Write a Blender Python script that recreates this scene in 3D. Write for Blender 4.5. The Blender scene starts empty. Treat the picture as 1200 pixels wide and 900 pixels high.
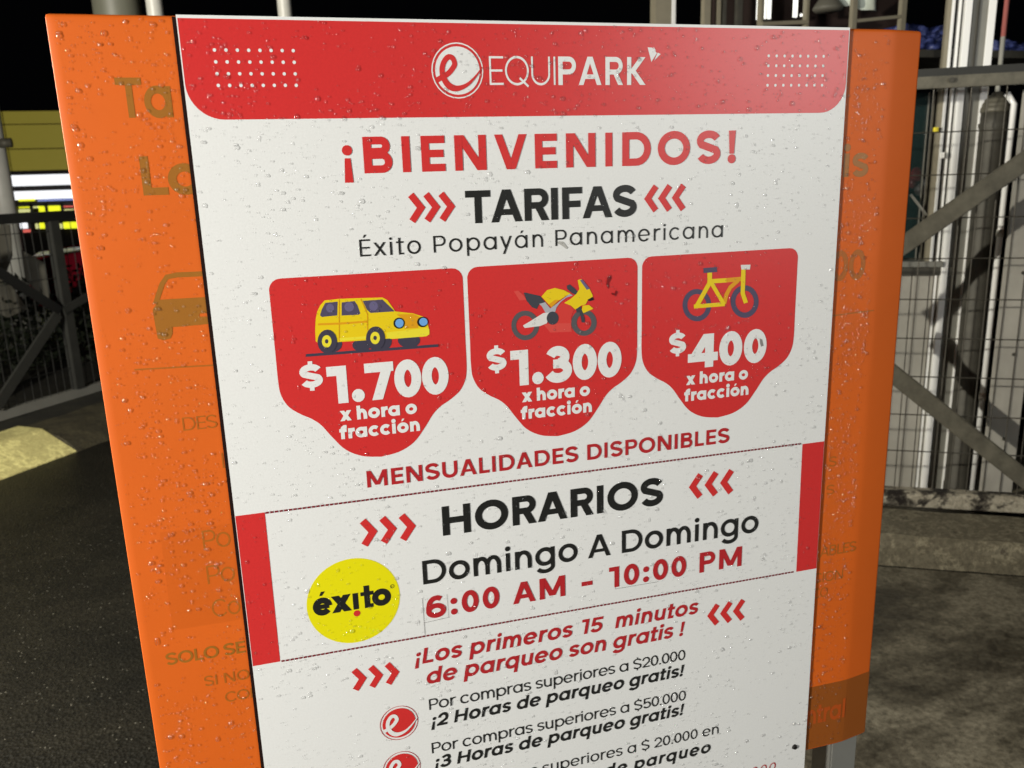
import bpy, bmesh, math, random
from mathutils import Vector, Matrix, noise
random.seed(7)
S = bpy.context.scene
col = S.collection
R = math.radians

# ------------------------------------------------------------------ camera, night sky, lamps, exposure
EYE = 1.5
TOP = EYE + 0.1711            # height of the top edge of the sign
CAM = Vector((0.0728, -0.9707, EYE))
ROT = Matrix(((0.96112, -0.09423, 0.25954), (-0.27444, -0.22249, 0.93551), (-0.03041, -0.97037, -0.23971)))  # columns: right, down, forward
cd = bpy.data.cameras.new("camera")
cam = bpy.data.objects.new("camera", cd); col.objects.link(cam)
m3 = Matrix((ROT.col[0], -ROT.col[1], -ROT.col[2])).transposed()
cam.matrix_world = Matrix.Translation(CAM) @ m3.to_4x4()
cd.sensor_fit = 'HORIZONTAL'; cd.sensor_width = 36; cd.lens = 36 * 978.94 / 1200
cd.clip_start = 0.02; cd.clip_end = 500
cd.dof.use_dof = True; cd.dof.focus_distance = 1.02; cd.dof.aperture_fstop = 9
S.camera = cam

W = bpy.data.worlds.new("World"); S.world = W; W.use_nodes = True
nt = W.node_tree; nt.nodes.clear()
wo = nt.nodes.new('ShaderNodeOutputWorld'); bgn = nt.nodes.new('ShaderNodeBackground')
bgn.inputs['Color'].default_value = (0.55, 0.6, 0.75, 1); bgn.inputs['Strength'].default_value = 0.0012
nt.links.new(bgn.outputs[0], wo.inputs[0])

def lamp(name, loc, target, size, power, colr, shape='DISK', sy=None):
    l = bpy.data.lights.new(name, 'AREA'); l.shape = shape; l.size = size
    if sy: l.size_y = sy
    l.energy = power; l.color = colr
    o = bpy.data.objects.new(name, l); col.objects.link(o); o.location = loc
    o.rotation_euler = (Vector(target) - Vector(loc)).to_track_quat('-Z', 'Y').to_euler()
    return o
lamp("yard_lamp", (-2.70, -1.78, 1.70), (0.6, 0.3, 1.1), 0.34, 178, (1.0, 0.982, 0.935))
lamp("street_lamp", (3.3, -3.7, 2.35), (0.6, 0.2, 1.4), 1.5, 62, (0.98, 1.0, 0.98))
lamp("side_lamp", (-2.6, 1.0, 1.95), (1.5, 2.6, 0.9), 0.10, 290, (1.0, 0.95, 0.82))

S.view_settings.view_transform = 'Standard'; S.view_settings.look = 'None'
S.view_settings.exposure = 0; S.view_settings.gamma = 1
S.cycles.max_bounces = 8; S.cycles.transparent_max_bounces = 12

# ------------------------------------------------------------------ helpers
def ray(px, py):
    return (ROT @ Vector(((px - 600) / 978.94, (py - 450) / 978.94, 1)))
def on_z(px, py, z):
    d = ray(px, py); return CAM + d * ((z - CAM.z) / d.z)
def on_y(px, py, y):
    d = ray(px, py); return CAM + d * ((y - CAM.y) / d.y)
class Frame:                                   # a vertical plane frame: s along, t behind, z up
    def __init__(s, ox, oy, dx, dy):
        l = math.hypot(dx, dy); s.o = Vector((ox, oy, 0)); s.u = Vector((dx / l, dy / l, 0)); s.n = Vector((-s.u.y, s.u.x, 0))
    def p(s, a, t, z): return s.o + s.u * a + s.n * t + Vector((0, 0, z))
    def at(s, px, py, t=0):                    # (s, z) where the sight line meets the plane t
        d = ray(px, py); k = ((s.o - CAM).dot(s.n) + t) / d.dot(s.n); q = CAM + d * k
        return (q - s.o).dot(s.u), q.z
    def matrix(s):
        return Matrix(((s.u.x, s.n.x, 0, s.o.x), (s.u.y, s.n.y, 0, s.o.y), (0, 0, 1, 0), (0, 0, 0, 1)))

def material(name, c, rough=.5, spec=.5, metal=0, coat=0, noise=None, bump=None, emit=None, estr=1, alpha=None, c2=None, trans=0):
    m = bpy.data.materials.new(name); m.use_nodes = True
    n = m.node_tree; b = n.nodes['Principled BSDF']
    b.inputs['Base Color'].default_value = (*c, 1); b.inputs['Roughness'].default_value = rough
    b.inputs['Specular IOR Level'].default_value = spec; b.inputs['Metallic'].default_value = metal
    b.inputs['Coat Weight'].default_value = coat; b.inputs['Coat Roughness'].default_value = .25
    b.inputs['Transmission Weight'].default_value = trans
    if emit: b.inputs['Emission Color'].default_value = (*emit, 1); b.inputs['Emission Strength'].default_value = estr
    tc = n.nodes.new('ShaderNodeTexCoord')
    if noise:
        sc, lo, hi = noise[:3]
        t = n.nodes.new('ShaderNodeTexNoise'); t.inputs['Scale'].default_value = sc; t.inputs['Detail'].default_value = 6; t.inputs['Roughness'].default_value = .65
        if len(noise) > 3:
            mp = n.nodes.new('ShaderNodeMapping'); mp.inputs['Scale'].default_value = noise[3]
            n.links.new(tc.outputs['Object'], mp.inputs[0]); n.links.new(mp.outputs[0], t.inputs['Vector'])
        else: n.links.new(tc.outputs['Object'], t.inputs['Vector'])
        r = n.nodes.new('ShaderNodeValToRGB'); r.color_ramp.elements[0].position = .5 - .5 * lo; r.color_ramp.elements[1].position = .5 + .5 * lo
        d = c2 or tuple(x * hi for x in c)
        r.color_ramp.elements[0].color = (*d, 1); r.color_ramp.elements[1].color = (*c, 1)
        n.links.new(t.outputs['Fac'], r.inputs['Fac']); n.links.new(r.outputs['Color'], b.inputs['Base Color'])
    if bump:
        sc, st = bump[:2]
        t = n.nodes.new('ShaderNodeTexNoise'); t.inputs['Scale'].default_value = sc; t.inputs['Detail'].default_value = 5
        n.links.new(tc.outputs['Object'], t.inputs['Vector'])
        bp = n.nodes.new('ShaderNodeBump'); bp.inputs['Strength'].default_value = st; bp.inputs['Distance'].default_value = bump[2] if len(bump) > 2 else .002
        n.links.new(t.outputs['Fac'], bp.inputs['Height']); n.links.new(bp.outputs[0], b.inputs['Normal'])
    return m

def link(name, me, parent=None, mat=None):
    o = bpy.data.objects.new(name, me); col.objects.link(o)
    if mat: me.materials.append(mat)
    if parent: o.parent = parent
    return o
def mesh_obj(name, verts, faces, mat, parent=None, smooth=False):
    me = bpy.data.meshes.new(name); me.from_pydata([tuple(v) for v in verts], [], faces); me.update()
    if smooth:
        for p in me.polygons: p.use_smooth = True
    return link(name, me, parent, mat)
def bm_obj(name, bm, mat, parent=None, smooth=False):
    bmesh.ops.recalc_face_normals(bm, faces=bm.faces)
    me = bpy.data.meshes.new(name); bm.to_mesh(me); bm.free()
    if smooth:
        for p in me.polygons: p.use_smooth = True
    return link(name, me, parent, mat)
def tag(o, label=None, cat=None, group=None, kind=None):
    if label: o['label'] = label
    if cat: o['category'] = cat
    if group: o['group'] = group
    if kind: o['kind'] = kind
    return o
def empty(name, loc, label, cat, group=None, rz=0):
    o = bpy.data.objects.new(name, None); col.objects.link(o); o.location = loc; o.rotation_euler = (0, 0, rz); o.empty_display_size = .1
    return tag(o, label, cat, group)
def empty_frame(name, F, label, cat, group=None):
    o = bpy.data.objects.new(name, None); col.objects.link(o); o.matrix_world = F.matrix(); o.empty_display_size = .1
    return tag(o, label, cat, group)
def box(bm, x0, x1, y0, y1, z0, z1, bev=0):
    r = bmesh.ops.create_cube(bm, size=1)
    for v in r['verts']:
        v.co = Vector(((x0 + x1) / 2 + v.co.x * (x1 - x0), (y0 + y1) / 2 + v.co.y * (y1 - y0), (z0 + z1) / 2 + v.co.z * (z1 - z0)))
    if bev:
        es = list({e for v in r['verts'] for e in v.link_edges})
        bmesh.ops.bevel(bm, geom=es, offset=bev, segments=2, affect='EDGES')
def boxes(name, lst, mat, parent=None, bev=0):
    bm = bmesh.new()
    for b in lst: box(bm, *b, bev=bev)
    return bm_obj(name, bm, mat, parent)
def bar(bm, a, b, w, d, up=Vector((0, 1, 0))):    # rectangular bar between two points: w across, d along 'up'
    a = Vector(a); b = Vector(b); t = (b - a).normalized(); v = (up - t * up.dot(t)).normalized(); h = t.cross(v)
    vs = []
    for q in (a, b):
        for i, j in ((-1, -1), (1, -1), (1, 1), (-1, 1)): vs.append(bm.verts.new(q + h * (i * w / 2) + v * (j * d / 2)))
    for f in ((0, 1, 2, 3), (7, 6, 5, 4), (0, 4, 5, 1), (1, 5, 6, 2), (2, 6, 7, 3), (3, 7, 4, 0)): bm.faces.new([vs[i] for i in f])
def tube(bm, pts, r, n=10, cap=True):
    rings = []
    pts = [Vector(p) for p in pts]
    for i, p in enumerate(pts):
        t = (pts[min(i + 1, len(pts) - 1)] - pts[max(i - 1, 0)]).normalized()
        a = Vector((0, 0, 1)) if abs(t.z) < .9 else Vector((1, 0, 0))
        x = t.cross(a).normalized(); y = t.cross(x)
        rr = r[i] if isinstance(r, (list, tuple)) else r
        rings.append([bm.verts.new(p + (x * math.cos(2 * math.pi * k / n) + y * math.sin(2 * math.pi * k / n)) * rr) for k in range(n)])
    for a, b in zip(rings, rings[1:]):
        for k in range(n): bm.faces.new((a[k], a[(k + 1) % n], b[(k + 1) % n], b[k]))
    if cap: bm.faces.new(rings[0][::-1]); bm.faces.new(rings[-1])
def lathe(bm, prof, n=28, c=(0, 0)):
    rings = []
    for r, z in prof: rings.append([bm.verts.new((c[0] + r * math.cos(2 * math.pi * k / n), c[1] + r * math.sin(2 * math.pi * k / n), z)) for k in range(n)])
    for a, b in zip(rings, rings[1:]):
        for k in range(n): bm.faces.new((a[k], a[(k + 1) % n], b[(k + 1) % n], b[k]))
    bm.faces.new(rings[0][::-1]); bm.faces.new(rings[-1])
# ------------------------------------------------------------------ lettering: a geometric sans drawn with strokes (cap height .70, x height .55)
def arc(cx, cy, rx, ry, a0, a1, n=None):
    n = n or max(3, int(abs(a1 - a0) / 15))
    return [(cx + rx * math.cos(R(a0 + (a1 - a0) * i / n)), cy + ry * math.sin(R(a0 + (a1 - a0) * i / n))) for i in range(n + 1)]
def stroke(pts, w, closed=False):
    n = len(pts); quads = []; L = []; Rt = []
    for i in range(n):
        if closed: a = pts[(i - 1) % n]; c = pts[(i + 1) % n]
        else: a = pts[i - 1] if i else pts[i]; c = pts[i + 1] if i < n - 1 else pts[i]
        p = pts[i]
        def nrm(u, v):
            dx, dy = v[0] - u[0], v[1] - u[1]; l = math.hypot(dx, dy)
            return None if l < 1e-9 else (-dy / l, dx / l)
        n1 = nrm(a, p); n2 = nrm(p, c); n1 = n1 or n2; n2 = n2 or n1
        mx, my = n1[0] + n2[0], n1[1] + n2[1]; l2 = mx * mx + my * my
        k = 2 / l2 if l2 > .4 else 2 / .4
        L.append((p[0] + mx * k * w / 2, p[1] + my * k * w / 2)); Rt.append((p[0] - mx * k * w / 2, p[1] - my * k * w / 2))
    for i in range(n if closed else n - 1):
        j = (i + 1) % n; quads.append([Rt[i], Rt[j], L[j], L[i]])
    return quads
def rc(x0, y0, x1, y1): return [[(x0, y0), (x1, y0), (x1, y1), (x0, y1)]]
def dg(x0, y0, x1, y1, w):                        # slanted leg with level ends; x0, x1 are centres of its ends
    L = math.hypot(x1 - x0, y1 - y0); h = w * L / abs(y1 - y0) / 2
    return [[(x0 - h, y0), (x0 + h, y0), (x1 + h, y1), (x1 - h, y1)]]
def disc(cx, cy, r, n=14): return [[(cx + r * math.cos(2 * math.pi * i / n), cy + r * math.sin(2 * math.pi * i / n)) for i in range(n)]]
def ring(cx, cy, rx, ry, w):
    return stroke([(cx + (rx - w / 2) * math.cos(2 * math.pi * i / 28), cy + (ry - w / 2) * math.sin(2 * math.pi * i / 28)) for i in range(28)], w, True)
def acc(x, y, w): return [[(x - .055, y), (x + .035, y), (x + .13, y + .13), (x + .01, y + .13)]] if w > .12 else [[(x - .03, y), (x + .03, y), (x + .12, y + .12), (x + .03, y + .12)]]
H, X, AS, DS = .70, .55, .74, -.20
def glyph(ch, w):
    """returns (list of quads/polygons, advance-width without side bearings, left bearing, right bearing)"""
    r = w / 2; h = w * .92; q = h / 2; s, o = .085 - w * .12, .045 - w * .08        # straight and round side bearings
    b = max(0, (w - .08)) * .55                    # heavier letters are wider
    P = []
    if ch == 'A':
        W_ = .68 + b; c = W_ / 2; P += dg(w * .55, 0, c - w * .06, H, w) + dg(W_ - w * .55, 0, c + w * .06, H, w) + rc(.2, .15, W_ - .2, .15 + h * .9); return P, W_, .01, .01
    if ch == 'B':
        W_ = .53 + b; P += rc(0, 0, w, H)
        for y0, y1, xr in ((0, .385 - 0 + q * .5, W_), (.385 - q * .5 - .01, H, W_ - .035)):
            ry = (y1 - y0 - h) / 2; cy = (y0 + y1) / 2; x = xr - r - ry
            P += stroke([(w * .5, cy + ry)] + [(x, cy + ry)] + arc(x, cy, ry, ry, 80, -80) + [(x, cy - ry), (w * .5, cy - ry)], h)
        return P, W_, s, o
    if ch == 'C':
        c = .37 + b * .3; P += stroke(arc(c, .35, c - r, .36 - q, 42, 318, 22), w); return P, .68 + b * .4, o, .03
    if ch == 'D':
        W_ = .63 + b; x = W_ - .35; P += rc(0, 0, w, H) + stroke([(w * .5, H - q), (x, H - q)] + arc(x, .35, .35 - r, .35 - q, 80, -80) + [(x, q), (w * .5, q)], (w + h) / 2); return P, W_, s, o
    if ch in 'EÉ':
        W_ = .44 + b; P += rc(0, 0, w, H) + rc(w * .5, 0, W_, h) + rc(w * .5, H - h, W_, H) + rc(w * .5, .352 - q, W_ - .03, .352 + q)
        if ch == 'É': P += acc(W_ / 2 - .03, .77, w)
        return P, W_, s, .04
    if ch == 'F': W_ = .43 + b; return rc(0, 0, w, H) + rc(w * .5, H - h, W_, H) + rc(w * .5, .33 - q, W_ - .04, .33 + q), W_, s, .03
    if ch == 'H': W_ = .60 + b; return rc(0, 0, w, H) + rc(W_ - w, 0, W_, H) + rc(w * .5, .352 - q, W_ - w * .5, .352 + q), W_, s, s
    if ch == 'I': return rc(0, 0, w, H), w, s, s
    if ch == 'K': W_ = .56 + b; return rc(0, 0, w, H) + dg(w * .9, .29, W_ - w * .7, H, w) + dg(W_ - w * .62, 0, w * 1.25, .38, w), W_, s, .01
    if ch == 'L': W_ = .40 + b; return rc(0, 0, w, H) + rc(w * .5, 0, W_, h), W_, s, .03
    if ch == 'M':
        W_ = .78 + b; c = W_ / 2; return rc(0, 0, w, H) + rc(W_ - w, 0, W_, H) + dg(c - w * .05, .08, w * .62, H, w) + dg(c + w * .05, .08, W_ - w * .62, H, w), W_, s, s
    if ch == 'N': W_ = .62 + b; return rc(0, 0, w, H) + rc(W_ - w, 0, W_, H) + dg(W_ - w * .62, 0, w * .62, H, w), W_, s, s
    if ch in 'OQ':
        c = .375 + b * .3; P += ring(c, .35, c, .362, w)
        if ch == 'Q': P += stroke([(c + .08, .17), (2 * c - .02, -.04)], w)
        return P, 2 * c, o, o
    if ch in 'PR':
        W_ = .52 + b; y1, y0 = H, .275 - w * .1; ry = (y1 - y0 - h) / 2; cy = (y0 + y1) / 2; x = W_ - r - ry
        P += rc(0, 0, w, H) + stroke([(w * .5, cy + ry), (x, cy + ry)] + arc(x, cy, ry, ry, 80, -80) + [(x, cy - ry), (w * .5, cy - ry)], h)
        if ch == 'R': P += dg(W_ - w * .52, 0, x * .9, y0 + h * .6, w)
        return P, W_, s, .02
    if ch in 'Ss$':
        hh = H if ch != 's' else X; W_ = (.54 + b) if ch != 's' else (.43 + b * .8)
        ww = w if ch != 's' else w * .93; c = W_ / 2; rx = c - ww / 2; ry = (hh + .02 - ww) / 4; yb = ry - .01 + ww / 2; yt = hh + .01 - ww / 2 - ry
        up = arc(c, yt, rx, ry, 20, 215, 14); dn = arc(c, yb, rx, ry, 35, -160, 14)
        P += stroke(up[:-1] + dn[1:] if False else up + dn, ww)
        if ch == '$': P += rc(c - w * .32, hh - .03, c + w * .32, hh + .1) + rc(c - w * .32, -.1, c + w * .32, .03)
        return P, W_, .035, .035
    if ch == 'T': W_ = .52 + b; return rc(W_ / 2 - r, 0, W_ / 2 + r, H - h * .5) + rc(0, H - h, W_, H), W_, .02, .02
    if ch == 'U': W_ = .60 + b; c = W_ / 2; return stroke([(r, H), (r, .27)] + arc(c, .27, c - r, .28 - q, 180, 360, 16) + [(W_ - r, H)], w), W_, s * .9, s * .9
    if ch == 'V': W_ = .66 + b; c = W_ / 2; return dg(c - w * .06, 0, w * .56, H, w) + dg(c + w * .06, 0, W_ - w * .56, H, w), W_, .01, .01
    if ch in 'aáqdgpbeé' or ch in 'coó':
        c = .285 + b * .32; D = 2 * c; yc = X / 2
        if ch in 'coóeé':
            if ch in 'oó': P += ring(c, yc, c, .287, w)
            if ch == 'c': P += stroke(arc(c, yc, c - r, .287 - q, 42, 318, 20), w); D -= .05
            if ch in 'eé': P += stroke(arc(c, yc, c - r, .287 - q, 0, 322, 24), w) + rc(w * .6, yc - h * .42, D - r * 1.0, yc + h * .42)
            if ch in 'óé': P += acc(c - .02, .63, w)
            return P, D, o, o
        P += ring(c, yc, c, .287, w)
        if ch in 'aá': P += rc(D - w, 0, D, X)
        if ch == 'á': P += acc(c, .63, w)
        if ch == 'q': P += rc(D - w, DS - .02, D, X)
        if ch == 'd': P += rc(D - w, 0, D, AS)
        if ch == 'p': P += rc(0, DS - .02, w, X)
        if ch == 'g': P += rc(D - w, 0, D, X) + stroke([(D - r, .02)] + arc(c, -.03, c - r, .21 - q, 0, -155, 14), w)
        return (P, D, s, o) if ch in 'pb' else (P, D, o, s)
    if ch in 'nmhr':
        P += rc(0, 0, w, AS if ch == 'h' else X)
        if ch == 'r': P += stroke(arc(.25 + b * .5, X - .22 - q, .25 + b * .5 - r, .22, 175, 100, 6) + [(.31 + b * .6, X - q)], w); return P, .31 + b * .6, s, .01
        W_ = .47 + b * .9 if ch != 'm' else .44 + b * .8; c = W_ / 2; ry = .24
        for k in range(2 if ch == 'm' else 1):
            x0 = k * (W_ - w); P += stroke([(x0 + r, .1)] + arc(x0 + c, X + .008 - q - ry, c - r, ry, 180, 0, 14) + [(x0 + W_ - r, 0)], w)
        return P, (W_ if ch != 'm' else 2 * W_ - w), s, s * .9
    if ch == 'u': W_ = .47 + b * .9; c = W_ / 2; return rc(W_ - w, 0, W_, X) + stroke([(r, X), (r, .235)] + arc(c, .235, c - r, .24 - q, 180, 350, 12), w), W_, s * .9, s
    if ch in 'ií': return rc(0, 0, w, X) + disc(r, X + .12 + w * .1, max(w * .62, .055)), w, s, s
    if ch == 't': W_ = .30 + b; c = W_ * .45; return rc(c - r, 0, c + r, .70) + rc(0, X - h, W_, X) + rc(c, 0, W_, h), W_, .02, .03
    if ch == 'f': W_ = .31 + b; c = W_ * .45; return stroke([(c, 0), (c, .50)] + arc(c + .13, AS - q - .13, .13, .13, 170, 85, 7) + [(c + .13 + w * .45, AS - q)], w) + rc(0, X - h, W_, X), W_ + .02, .02, .01
    if ch == 'x': W_ = .50 + b * 1.2; return dg(w * .56, 0, W_ - w * .56, X, w) + dg(W_ - w * .56, 0, w * .56, X, w), W_, .01, .01
    if ch in 'vy':
        W_ = .52 + b; c = W_ / 2
        if ch == 'y': k = (c + w * .2) / X; return dg(c, .0, w * .56, X, w) + dg(c - k * .22 - 0 * w, -.22, W_ - w * .56, X, w), W_, .01, .01
        return dg(c, 0, w * .56, X, w) + dg(c, 0, W_ - w * .56, X, w), W_, .01, .01
    if ch == 'l': return rc(0, 0, w, AS), w, s, s
    if ch in '.:': P += disc(w * .62, w * .6, w * .64); P += disc(w * .62, .44, w * .64) if ch == ':' else []; return P, w * 1.25, .05, .05
    if ch == '!': return [[(w * .28, .2), (w * .98, .2), (w * 1.15, H), (w * .1, H)]] + disc(w * .63, w * .55, w * .62), w * 1.25, .05, .05
    if ch == '¡': return [[(w * .1, -.17), (w * 1.15, -.17), (w * .98, .30), (w * .28, .30)]] + disc(w * .63, .53 - w * .5, w * .62), w * 1.25, .05, .05
    if ch in '-–': W_ = .36; return rc(0, .29 - q, W_, .29 + q), W_, .1, .1
    if ch == '0': c = .245 + b * .35; return ring(c, .35, c, .362, w), 2 * c, o, o
    if ch == '1': W_ = .24 + w; return rc(W_ - w, 0, W_, H) + rc(.06, H - h, W_ - w * .5, H), W_, .02, .07
    if ch == '2':
        W_ = .50 + b; c = W_ / 2; ry = .21; a = arc(c, H + .01 - q - ry + .0, c - r, ry, 175, -32, 16)
        return stroke(a + [(w * .75, h * .75)], w) + rc(0.01, 0, W_, h), W_, .04, .04
    if ch == '3':
        W_ = .52 + b; P = []; ru = (.355 - h * .55) / 2
        P += stroke(arc(W_ * .47, H + .01 - q - (.335 - q) / 2, W_ * .44 - r, (.335 - q) / 2, 165, -80, 14), w) + stroke(arc(W_ * .48, -.01 + q + (.385 - q) / 2, W_ * .52 - r, (.385 - q) / 2, 82, -160, 16), w) + rc(W_ * .3, .365 - q, W_ * .55, .365 + q)
        return P, W_, .03, .03
    if ch == '4': W_ = .60 + b * 1.3; x = W_ - .1 - w; return rc(x, 0, x + w, H) + rc(0, .13, W_, .13 + h) + dg(w * .62, .13 + h * .4, x + w * .35, H, w * .95), W_, .02, .02
    if ch == '5':
        W_ = .53 + b; ry = .235 - q; cy = -.01 + .235
        return rc(.07, H - h, W_ - .03, H) + dg(.05 + r * .9, .30, .07 + r, H, w) + stroke([(.07 + r, .35)] + arc(W_ / 2, cy, W_ / 2 - r, ry + .0, 105, -155, 18), w), W_, .03, .03
    if ch == '6': c = .28 + b * .5; return ring(c, .228, c, .238, w) + stroke([(r * 1.02, .24)] + [(r * 1.1, .34)] + arc(c + .02, .38, c - r + .0, .33 - q, 165, 52, 12), w), 2 * c, o, o
    if ch == '7': W_ = .50 + b; return rc(0, H - h, W_, H) + dg(.12 + r, 0, W_ - w * .62, H - h * .5, w), W_, .02, .02
    return [], .26, 0, 0
def layout(text, u0, u1, v, cap, w, slant=0, sx=1.0):
    """polygons in sign coordinates (x right, z up): baseline at v, cap height 'cap', tracked so that ink runs from u0 to u1"""
    k = cap / H; gl = [glyph(c, w) for c in text]; n = len(text)
    tot = 0
    for i, (p, a, l, r_) in enumerate(gl):
        tot += a + (l if i else 0) + (r_ if i < n - 1 else 0)
    tot *= k * sx
    tr = ((u1 - u0) - tot) / max(1, n - 1)
    if abs(tr) > .06 * cap + (.12 * cap if tr > 0 else 0):        # do not track too far: widen the letters instead
        lim = math.copysign(.06 * cap + (.12 * cap if tr > 0 else 0), tr)
        if MAXTRACK.get(text, 0): lim = tr
        sx *= ((u1 - u0) - lim * (n - 1)) / tot; tr = lim
    if n == 1: sx *= (u1 - u0) / tot
    x = u0; out = []
    for i, (p, a, l, r_) in enumerate(gl):
        if i: x += l * k * sx
        for poly in p: out.append([(x + px * k * sx + slant * py * k, v + py * k) for px, py in poly])
        x += (a + r_) * k * sx + tr
    return out
MAXTRACK = {}
_depth = 0
def flat(name, polys, depth, mat, parent, label=None, grad=0):
    """a thin printed film: polygons just in front of the sheet, each a hair proud of the one before"""
    vs = []; fs = []; i = -1; prev = ()
    for poly in polys:
        if len(set(poly) & set(prev)) < 2: i += 1
        prev = poly; ar = sum(poly[j][0] * poly[(j + 1) % len(poly)][1] - poly[(j + 1) % len(poly)][0] * poly[j][1] for j in range(len(poly)))
        if ar < 0: poly = poly[::-1]
        b = len(vs); y = -depth - (i % 11) * 2e-5 - len(fs) * grad
        vs += [(p[0], y, p[1]) for p in poly]
        fs.append(tuple(range(b, b + len(poly))))
    me = bpy.data.meshes.new(name); me.from_pydata(vs, [], fs); me.update()
    o = link(name, me, parent, mat)
    if label: o['label'] = label
    return o
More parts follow.
